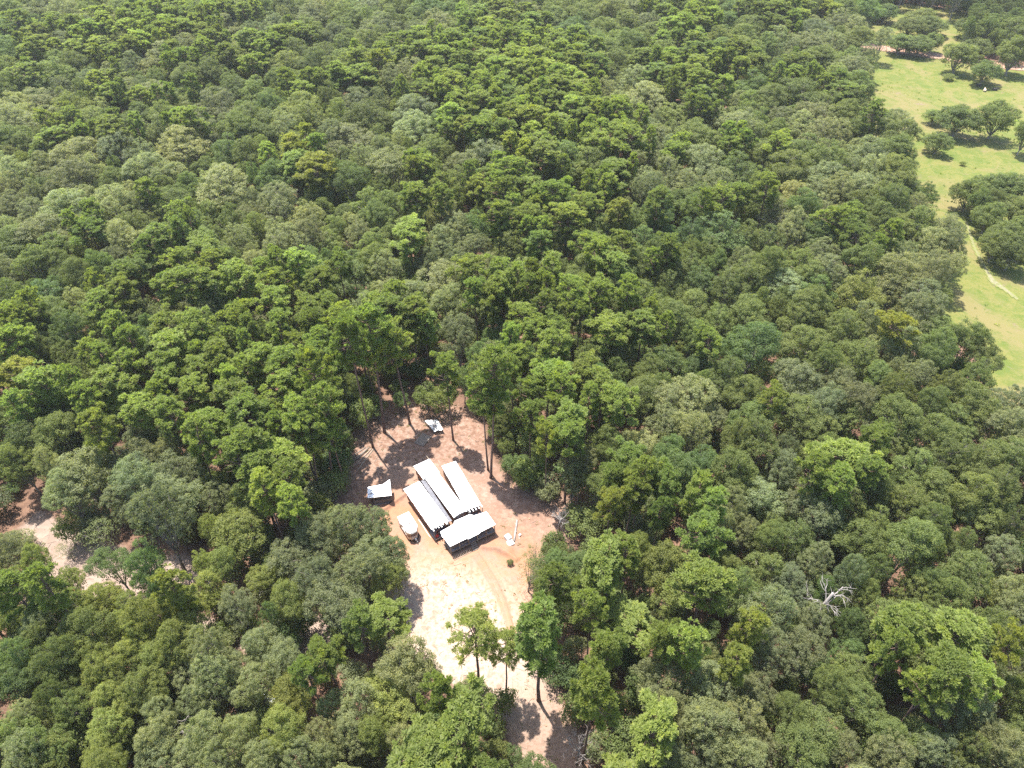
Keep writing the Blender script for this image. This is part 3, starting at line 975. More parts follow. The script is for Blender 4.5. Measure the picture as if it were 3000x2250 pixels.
x, y = ground(1239, 1290)
e = empty('wooden_pallet_floor', (x, y, 0), math.radians(-29))
tag(e, 'weathered grey board platform on the ground below the crumpled tin roof', 'platform')
for k in range(9): MB().box((-.95 + .24 * k, random.uniform(-.05, .05), .2 + random.uniform(0, .02)), (.2, 3.0, .035), random.uniform(-.02, .02)).build('plank', M_WOOD, e)
for k in (-1.3, 0, 1.3): MB().box((0, k, .13), (2.1, .1, .09)).build('bearer', M_WOOD, e)
MB().box((1.06, 0, .24), (.06, 3.1, .12)).build('edge_board', M_LWOOD, e)


def log_thing(p, q, r0, r1, label, mat, name='log', group=None, z=0.0, stub=True):
    a, b = ground(*p), ground(*q)
    e = empty(name, ((a[0] + b[0]) / 2, (a[1] + b[1]) / 2, z))
    dx, dy = (b[0] - a[0]) / 2, (b[1] - a[1]) / 2
    pts = [(-dx, -dy, r0 + .02), (-dx * .3 + random.uniform(-.06, .06), -dy * .3, r0 + .03), (dx * .4, dy * .4 + random.uniform(-.06, .06), r1 + .03), (dx, dy, r1 + .02)]
    MB().tube(pts, [r0, r0 * .95, (r0 + r1) / 2, r1], 8).build('bole', mat, e, smooth=True)
    if stub:
        MB().tube([(dx * .2, dy * .2, r0), (dx * .2 + .25, dy * .2 + .1, r0 + .25)], [r1 * .6, r1 * .35], 5).build('branch_stub', mat, e)
    return tag(e, label, 'log', group)


for k, (p, q, z, lab) in enumerate((((1094, 1318), (1046, 1380), 0.0, 'pale pole at the right side of the pole heap by the clearing edge'), ((1088, 1316), (1040, 1366), 0.0, 'second pale pole from the right in the pole heap'), ((1082, 1312), (1030, 1352), 0.0, 'grey pole in the middle of the pole heap'),
                                    ((1078, 1318), (1034, 1358), .22, 'pole lying on top of the pole heap'), ((1072, 1312), (1026, 1342), 0.0, 'outermost left pole of the pole heap'))):
    log_thing(p, q, .12, .07, lab, M_LWOOD if k < 2 else M_WOOD, 'pole', 'poles heaped at the clearing edge', z, False)
log_thing((1515, 1526), (1506, 1588), .19, .17, 'pale fallen log beside the white appliances', M_DEAD)
log_thing((1130, 1260), (1160, 1295), .11, .08, 'thin dark log lying behind the pole heap', M_WOOD)
log_thing((1450, 1410), (1480, 1428), .08, .05, 'thin dead branch at the foot of the close pine stems', M_DEAD, 'fallen_branch')
log_thing((1330, 1658), (1367, 1645), .06, .05, 'pale plank-like pole lying on the sand below the porch railing', M_LWOOD, 'pole', None, 0, False)
log_thing((1226, 1522), (1262, 1576), .05, .05, 'long white pipe lying along the left house', M_WHITE, 'pipe', None, 0, False)
log_thing((745, 2090), (778, 2110), .17, .15, 'red-brown log showing through the gap in the lower left canopy', M_BROWN)
log_thing((752, 2084), (790, 2102), .15, .13, 'second red-brown log beside the hidden tin roof', M_BROWN)

# white appliances
x, y = ground(1488, 1573, .7)
e = empty('chest_freezer', (x, y, 0), math.radians(37))
tag(e, 'plain square white chest freezer left standing outside by the log', 'freezer')
MB().box((0, 0, .42), (.88, .96, .78)).build('cabinet', M_WHITE, e, bevel=.02)
MB().box((0, 0, .845), (.92, 1.0, .06)).build('lid', M_WHITE, e, bevel=.015)
MB().box((0, -.5, .78), (.3, .04, .04)).build('handle', M_GTIN, e)
MB().box((0, 0, .02), (.8, .88, .04)).build('plinth', M_BLACK, e)
x, y = ground(1496, 1590, .5)
e = empty('washing_machine', (x, y, 0), math.radians(30))
tag(e, 'battered white washing machine lying open next to the chest freezer', 'washing machine')
MB().box((0, 0, .27), (1.0, .92, .5)).build('cabinet', M_WHITE, e, bevel=.02)
MB().box((.02, .05, .535), (.5, .46, .03)).build('lid', M_PALETIN, e)
MB().tube([(.02, .05, .53), (.02, .05, .57)], [.17, .15], 14).build('drum_rim', M_STIN, e)
MB().box((-.2, .52, .4), (.7, .07, .35), .12).build('control_panel', M_WHITE, e)
MB().box((-.56, -.1, .2), (.06, .8, .36), .1).build('side_panel', M_BEIGE, e)
x, y = ground(1528, 1573, .3)
e = empty('folding_chair', (x, y, 0), .6)
tag(e, 'overturned pale folding chair at the bushes right of the log', 'chair')
MB().tube([(-.5, 0, .05), (-.1, .6, .5)], [.03, .03], 5).build('leg', M_WHITE, e)
MB().tube([(.1, .5, .45), (.6, -.1, .05)], [.03, .03], 5).build('leg', M_LWOOD, e)
MB().tube([(.6, -.1, .05), (.2, -.6, .06)], [.03, .03], 5).build('leg', M_LWOOD, e)
MB().box((0, .5, .42), (.4, .3, .03), .3).build('seat', M_STIN, e)
# railing section lying before the porch
a, b = ground(1329, 1640), ground(1387, 1611)
L_ = math.hypot(b[0] - a[0], b[1] - a[1])
e = empty('railing_section', ((a[0] + b[0]) / 2, (a[1] + b[1]) / 2, 0), math.atan2(b[1] - a[1], b[0] - a[0]))
tag(e, 'slatted grey railing section standing in the shade before the porch house', 'railing')
for yy, zz_ in ((-.22, .12), (.22, .55)): MB().box((0, yy, zz_), (L_, .07, .07)).build('rail', M_LWOOD, e)
for k in range(13): MB().box((-L_ / 2 + L_ * (k + .5) / 13, 0, .335), (.07, .62, .035), 0, tilt('X', .77, (0, 0, .335))).build('slat', M_LWOOD, e)
for sx in (-1, 1): MB().box((sx * L_ / 2, .22, .27), (.08, .08, .54)).build('foot', M_WOOD, e)

# half-hidden shed under the lower left canopy
x, y = ground(786, 2068, 2.4)
e = empty('tin_lean_to', (x, y, 0), math.radians(-20))
tag(e, 'half-hidden lean-to with shiny ribbed tin roof under the lower left trees', 'shed')
for k in range(6):
    bb = MB().box((-1.5 + .6 * k, 0, 2.4), (.58, 2.6, .03), 0, tilt('X', -.12, (0, 0, 2.4)))
    for j in range(3): bb.box((-1.7 + .6 * k + .2 * j, 0, 2.425), (.04, 2.6, .03), 0, tilt('X', -.12, (0, 0, 2.4)))
    bb.build('roof_sheet', M_STIN, e)
for sx in (-1.6, 1.6):
    for sy in (-1.1, 1.1): MB().box((sx, sy, 1.15), (.1, .1, 2.2)).build('post', M_WOOD, e)
MB().box((0, 1.15, 1.1), (3.2, .05, 1.9)).build('back_wall', M_DECK, e)
# scraps in the sandy yard
for u, v, rz, sx, sy, mt, lab in ((152, 1758, .5, 2.3, .55, M_WHITE, 'white metal sheet lying in the lower sandy yard'), (205, 1738, -.2, 1.2, .9, M_PALETIN, 'grey tin sheet beside an orange panel in the sandy yard'), (222, 1728, .2, 1.6, .5, M_RUST, 'rust-orange panel in the sandy yard below the saplings'), (345, 1405, 1.0, 1.3, .8, M_STIN, 'silver scrap panel leaning under the round pale oak')):
    x, y = ground(u, v, .3)
    e = empty('scrap_sheet', (x, y, 0), rz)
    tag(e, lab, 'metal sheet', 'scrap sheets left in the sandy yard')
    bb = MB()
    for k in range(5):
        bb.box((0, -sy / 2 + sy * (k + .5) / 5, .25 + .03 * (k % 2)), (sx, sy / 5, .02), 0, tilt('X', .25))
    bb.build('panel', mt, e)
    MB().box((0, sy / 2, .12), (sx * .8, .1, .24)).build('prop', M_WOOD, e)


# ------------------------------------------------------------------ cattle resting under the meadow oak
def cow(u, v, rz, mat, label, patch=None):
    x, y = ground(u, v, .4)
    me = bpy.data.meshes.new('cow')
    sk = [(-.75, 0, .55, .30), (-.35, 0, .58, .40), (.1, 0, .60, .41), (.5, 0, .66, .34), (.82, .06, .88, .20), (1.05, .14, 1.02, .15), (1.32, .2, .88, .10)]
    vs_ = [s[:3] for s in sk]
    rs = [s[3] for s in sk]
    ed = [(i, i + 1) for i in range(6)]

    def chain(root, pts):
        p = root
        for q in pts:
            vs_.append(q[:3]); rs.append(q[3]); ed.append((p, len(vs_) - 1)); p = len(vs_) - 1
    for s in (-1, 1):
        chain(3, [(.55, s * .34, .30, .12), (.85, s * .38, .16, .08), (.55, s * .42, .08, .06)])
        chain(1, [(-.45, s * .40, .28, .16), (-.1, s * .50, .15, .09), (-.4, s * .52, .08, .06)])
        chain(5, [(1.02, .14 + s * .2, 1.08, .04)])
    chain(0, [(-1.0, .05, .55, .05), (-1.1, .1, .2, .03)])
    me.from_pydata(vs_, ed, [])
    o = bpy.data.objects.new('cow', me)
    COL.objects.link(o)
    me.materials.append(mat)
    m1 = o.modifiers.new('skin', 'SKIN'); m1.use_smooth_shade = True
    for i, r_ in enumerate(rs): me.skin_vertices[0].data[i].radius = (r_, r_)
    me.skin_vertices[0].data[1].use_root = True
    m2 = o.modifiers.new('sub', 'SUBSURF'); m2.levels = m2.render_levels = 1
    o.location = (x, y, .12)
    o.rotation_euler = (0, 0, rz)
    return tag(o, label, 'cow', 'cattle resting in the meadow')


cow(2867, 252, 2.7, M_COWB, 'black cow lying at the left of the resting cattle')
cow(2885, 265, 1.2, M_COWC, 'cream-coloured cow lying in front of the meadow oak')
cow(2914, 263, -.4, M_COWB, 'black cow lying at the right edge of the oak shade')

# ------------------------------------------------------------------ tree prototypes
def unit(v):
    return v / (np.linalg.norm(v, axis=1, keepdims=True) + 1e-9)


def leaf_quads(c, nrm, size, r, aspect=0.62):
    n = len(c)
    t = unit(np.cross(nrm, r.normal(size=(n, 3))))
    b = np.cross(nrm, t)
    L = size[:, None] * 0.5
    W = L * aspect
    fold = nrm * L * 0.18
    v = np.stack([c - t * L - fold, c + b * W + fold * 0.5, c + t * L - fold, c - b * W + fold * 0.5], 1).reshape(-1, 3)
    f = np.arange(4 * n).reshape(n, 4)
    return v, f


def broadleaf(seed, R=4.5, H=15.0, base=4.2, nl=9, npuff=17, nleaf=74, leaf=(0.17, 0.31), flat=0.75, sparse=0.0, puff=(0.55, 0.95)):
    """crown of lobes > leaf puffs > leaf sprays, and a trunk with limbs up into the lobes"""
    r = np.random.default_rng(seed)
    lobes = []
    for i in range(nl):
        if i == 0:
            rr, a = 0.12 * R, r.uniform(0, 6.28)
        else:
            rr = R * (0.34 if i % 3 == 0 else 0.58) * r.uniform(0.85, 1.15)
            a = i * 2.4 + r.uniform(-.35, .35)
        z = base + (H - base) * (1.0 - flat * 0.62 * (rr / R) ** 1.6) - 1.9 + r.uniform(-.6, .4) - (0.7 if i % 4 == 3 else 0)
        lobes.append((rr * math.cos(a), rr * math.sin(a), z, r.uniform(0.38, 0.52) * R))
    C, NR, SZ, LV = [], [], [], []
    for lx, ly, lz, lr in lobes:
        k = int(npuff * (lr / (0.42 * R)) ** 1.3 * r.uniform(.85, 1.15))
        d = unit(r.normal(size=(k, 3)) + np.array([0.55 * lx / R, 0.55 * ly / R, 0.42]))
        pc = np.array([lx, ly, lz]) + d * lr * r.uniform(0.75, 1.02, (k, 1)) * np.array([1, 1, 0.78])
        for q in range(k):
            if r.random() < sparse: continue
            pr = r.uniform(*puff) * R / 4.5
            n = int(nleaf * (pr / 0.75) ** 1.5)
            dd = unit(r.normal(size=(n, 3)) + 0.5 * d[q] + np.array([0, 0, .25]))
            C.append(pc[q] + dd * pr * r.uniform(0.45, 1.08, (n, 1)) * np.array([1.1, 1.1, 0.72]))
            NR.append(unit(dd * 0.70 + np.array([0, 0, 0.40]) + r.normal(size=(n, 3)) * 0.27))
            SZ.append(r.uniform(leaf[0], leaf[1], n))
            LV.append(np.clip(0.5 + r.normal(0, .11) + r.normal(0, .15, n), 0, 1))
    # thin interior foliage so that the crown is not hollow
    n = int(500 * (1 - sparse))
    a = r.uniform(0, 6.28, n)
    q = np.sqrt(r.uniform(0, 1, n)) * R * .8
    C.append(np.stack([q * np.cos(a), q * np.sin(a), base + (H - base) * r.uniform(.05, .6, n)], 1))
    NR.append(unit(r.normal(size=(n, 3)) + np.array([0, 0, .6])))
    SZ.append(r.uniform(leaf[1], leaf[1] * 1.7, n))
    LV.append(r.uniform(.2, .6, n))
    v, f = leaf_quads(np.concatenate(C), np.concatenate(NR), np.concatenate(SZ), r)
    crown = np_mesh('crown', v, f, {'lv': np.concatenate(LV)})
    crown.materials.append(M_LEAF)
    tb = MB()
    fork = Vector((r.uniform(-.3, .3), r.uniform(-.3, .3), base * 0.75))
    tr = 0.24 * R / 4.5
    tb.tube([(0, 0, -0.2), (0.02, 0, base * .35), tuple(fork)], [tr * 1.35, tr, tr * .85], 7)
    for lx, ly, lz, lr in lobes:
        p1 = fork.lerp(Vector((lx, ly, lz)), .5) + Vector((0, 0, -.5))
        tip = Vector((lx, ly, lz + lr * .4))
        tb.tube([fork - Vector((0, 0, .3)), p1, tip], [tr * .55, tr * .34, tr * .1], 5, False)
        for _ in range(3):
            dv = Vector((r.normal(), r.normal(), abs(r.normal()) * .6 + .2)).normalized() * lr * 0.95
            b0 = p1.lerp(tip, r.uniform(.3, .8))
            tb.tube([b0, b0 + dv * .55 + Vector((0, 0, .1)), Vector((lx, ly, lz)) + dv], [tr * .2, tr * .12, tr * .05], 4, False)
    trunk = tb.mesh('trunk', True)
    trunk.materials.append(M_BARK)
    return trunk, crown, R * 2, H


def pine(seed, H=26.0, R=3.7, cb=0.62, nb=26, ntuft=17, nneedle=24, nl=(0.36, 0.56), w=0.066, gap=0.0, rcs=1.0):
    """long bare stem, spreading limbs in the top, each limb ending in a cloud of needle tufts"""
    r = np.random.default_rng(seed)
    tb = MB()
    lean = r.normal(0, .45, 2)
    st = [Vector((lean[0] * (k / 6) ** 2 + (r.normal(0, .07) if k else 0), lean[1] * (k / 6) ** 2 + (r.normal(0, .07) if k else 0), H * .96 * k / 6 - (0.2 if k == 0 else 0))) for k in range(7)]
    tb.tube([st[0], st[0] + Vector((0, 0, .9))] + st[1:], [0.36, 0.27, 0.22, 0.19, 0.165, 0.135, 0.09, 0.03], 8)

    def stem(z):
        q = min(max(z / (H * .96) * 6, 0), 5.999)
        k = int(q)
        return st[k].lerp(st[k + 1], q - k)
    T, TD, TS, TL = [], [], [], []
    zb = H * cb
    ph, amp = r.uniform(0, 6.28), r.uniform(.08, .30)
    for i in range(nb):
        h = (i + r.uniform(0, 1)) / nb
        z = zb + (H * .93 - zb) * h
        prof = math.sqrt(max(0.03, 1 - ((h - 0.38) / (0.66 if h > .38 else 0.62)) ** 2))
        a = i * 2.399 + r.uniform(-.5, .5)
        L = R * prof * r.uniform(.55, 1.08) * (1 + amp * math.sin(2 * a + ph))
        out = Vector((math.cos(a), math.sin(a), 0))
        s0 = stem(z)
        rise = r.uniform(.05, .30) * L + h * .35 * L
        p1 = s0 + out * L * .5 + Vector((0, 0, rise * .3))
        p2 = s0 + out * L + Vector((0, 0, rise))
        br = 0.028 + .012 * L
        tb.tube([s0, p1, p2], [br * 1.5, br, br * .35], 4, False)
        rc = r.uniform(.55, .95) * R / 3.7 * rcs
        lvc = r.normal(.5, .10)
        if r.random() < gap: continue
        for k in range(max(5, int(ntuft * rc ** 1.4))):
            o3 = r.normal(size=3)
            o3 = o3 / np.linalg.norm(o3) * r.uniform(.25, 1.0) ** .6
            c = p2 - out * rc * .55 + Vector((o3[0] * rc, o3[1] * rc, abs(o3[2]) * rc * .85 - .2))
            if k < 5: tb.tube([p1.lerp(p2, .55), c], [.022, .012], 3, False)
            T.append(c)
            TD.append((out * .25 + Vector((o3[0] * .7, o3[1] * .7, .85))).normalized())
            TS.append(r.uniform(.85, 1.2))
            TL.append(lvc)
        for k in range(3):      # a few tufts further in along the limb
            q = p1.lerp(p2, r.uniform(0, .6)) + Vector((r.normal(0, .3), r.normal(0, .3), r.uniform(0, .35)))
            T.append(q); TD.append((out * .3 + Vector((r.normal(0, .3), r.normal(0, .3), .9))).normalized()); TS.append(r.uniform(.7, 1.0)); TL.append(lvc)
    top = stem(H * .95)
    for k in range(26):
        T.append(top + Vector((r.normal(0, .7), r.normal(0, .7), r.uniform(-.7, .5))))
        TD.append(Vector((r.normal(0, .4), r.normal(0, .4), 1)).normalized())
        TS.append(1.05); TL.append(.52)
    T = np.array([tuple(x) for x in T]); TD = np.array([tuple(x) for x in TD]); TS = np.array(TS); TL = np.array(TL)
    m = len(T)
    c = np.repeat(T, nneedle, 0)
    ax = np.repeat(TD, nneedle, 0)
    sc = np.repeat(TS, nneedle)
    d = unit(r.normal(size=c.shape) * .62 + ax * .60)
    Ln = (r.uniform(nl[0], nl[1], len(c)) * sc)[:, None]
    n0 = ax * .8 + np.array([0, 0, .5]) + r.normal(size=c.shape) * .25
    sd = unit(np.cross(d, n0))
    c0 = c + d * Ln * .08 + r.normal(0, .05, c.shape)
    v = np.stack([c0, c0 + d * Ln * .55 + sd * w * sc[:, None], c0 + d * Ln, c0 + d * Ln * .55 - sd * w * sc[:, None]], 1).reshape(-1, 3)
    f = np.arange(len(v)).reshape(-1, 4)
    lv = np.clip(np.repeat(TL + r.normal(0, .10, m), nneedle) + r.normal(0, .13, len(c)), 0, 1)
    crown = np_mesh('crown', v, f, {'lv': lv})
    crown.materials.append(M_NEEDLE)
    trunk = tb.mesh('trunk', True)
    trunk.materials.append(M_PBARK)
    return trunk, crown, R * 2, H


def deadtree(seed, H=13.0, R=4.0, nb=9, depth=3, topf=.55):
    r = np.random.default_rng(seed)
    trunk, limbs = MB(), MB()
    top = Vector((r.normal(0, .5), r.normal(0, .5), H * topf))
    trunk.tube([(0, 0, -.2), (0.05, 0.05, H * .3), tuple(top)], [.26, .2, .15], 7)

    def grow(p, d, L, rad, lev):
        p1 = p + d * L * .5 + Vector((r.normal(0, .08), r.normal(0, .08), r.normal(0, .05))) * L
        p2 = p1 + (d + Vector((r.normal(0, .3), r.normal(0, .3), r.normal(0, .2)))).normalized() * L * .5
        limbs.tube([p, p1, p2], [rad, rad * .75, rad * (.5 if lev else .2)], 5 if lev > 1 else 4, False)
        if lev:
            for k in range(3):
                q = p1.lerp(p2, r.uniform(0, 1))
                grow(q, (d * .8 + Vector((r.normal(0, .75), r.normal(0, .75), r.normal(.1, .5)))).normalized(), L * r.uniform(.45, .7), rad * .5, lev - 1)
    for i in range(nb):
        a = i * 2.4
        p = Vector((0.05, 0.05, H * .3)).lerp(top, r.uniform(.2, 1.0))
        grow(p, Vector((math.cos(a), math.sin(a), r.uniform(.4, 1.6))).normalized(), r.uniform(.35, .55) * R * 1.6, .085, depth - 1)
    t, l = trunk.mesh('trunk', True), limbs.mesh('bare_limbs', True)
    t.materials.append(M_DEAD)
    l.materials.append(M_DEAD)
    return t, l, R * 2, H


PROTO = {}
PROTO['oak'] = [broadleaf(100 + i, nl=[9, 8, 11, 10, 7, 12, 9, 6, 13][i], npuff=[25, 26, 23, 24, 28, 23, 25, 30, 21][i], flat=[1.0, .85, 1.15, .95, .8, 1.25, 1.3, .7, 1.1][i], base=[4.2, 3.6, 5.0, 4.2, 4.6, 5.4, 3.2, 4.8, 4.0][i],
                puff=[(.42, .75), (.45, .8), (.38, .65), (.42, .7), (.48, .82), (.38, .68), (.34, .6), (.5, .9), (.36, .7)][i]) for i in range(9)]
PROTO['pale'] = [broadleaf(200 + i, nl=[10, 12, 9, 11, 13, 8, 14][i], npuff=[24, 22, 25, 23, 21, 27, 20][i], nleaf=84, leaf=(.16, .28), flat=[1.0, .9, 1.1, .95, 1.2, .8, 1.3][i], base=[4.2, 4.8, 3.6, 4.2, 5.2, 4.4, 3.4][i],
                 puff=[(.38, .65), (.35, .6), (.4, .7), (.35, .62), (.36, .6), (.42, .74), (.32, .58)][i]) for i in range(7)]
PROTO['airy'] = [broadleaf(300 + i, nl=8, npuff=13, nleaf=26, sparse=.35, puff=(.5, .9), leaf=(.16, .27)) for i in range(2)]
PROTO['small'] = [broadleaf(400 + i, R=2.4, H=6.5, base=1.4, nl=6, npuff=11, nleaf=52, leaf=(.16, .28), puff=(.8, 1.25)) for i in range(3)]
PROTO['pine'] = [pine(500 + i, cb=[.60, .64, .56, .65, .61, .54, .62, .68, .58][i], R=[3.6, 3.9, 3.3, 4.1, 3.7, 3.2, 3.8, 4.3, 3.5][i], nb=[46, 42, 48, 42, 46, 48, 40, 36, 44][i], gap=[0, 0, .05, .1, 0, .08, .15, .1, 0][i]) for i in range(9)]
PROTO['openpine'] = [pine(600 + i, cb=.62, R=4.0, nb=40, ntuft=11, nneedle=22, gap=.04, rcs=.85, w=.05) for i in range(2)]
PROTO['field'] = [broadleaf(800 + i, R=4.5, H=9.5, base=1.5, nl=14, npuff=16, nleaf=70, leaf=(.2, .34), flat=[1.15, 1.3, 1.0][i], puff=(.5, .9)) for i in range(3)]
PROTO['dead'] = [deadtree(700), deadtree(701, 9.0, 3.0, 7, 3), deadtree(702, 15.0, 3.0, 8, 3, .74)]

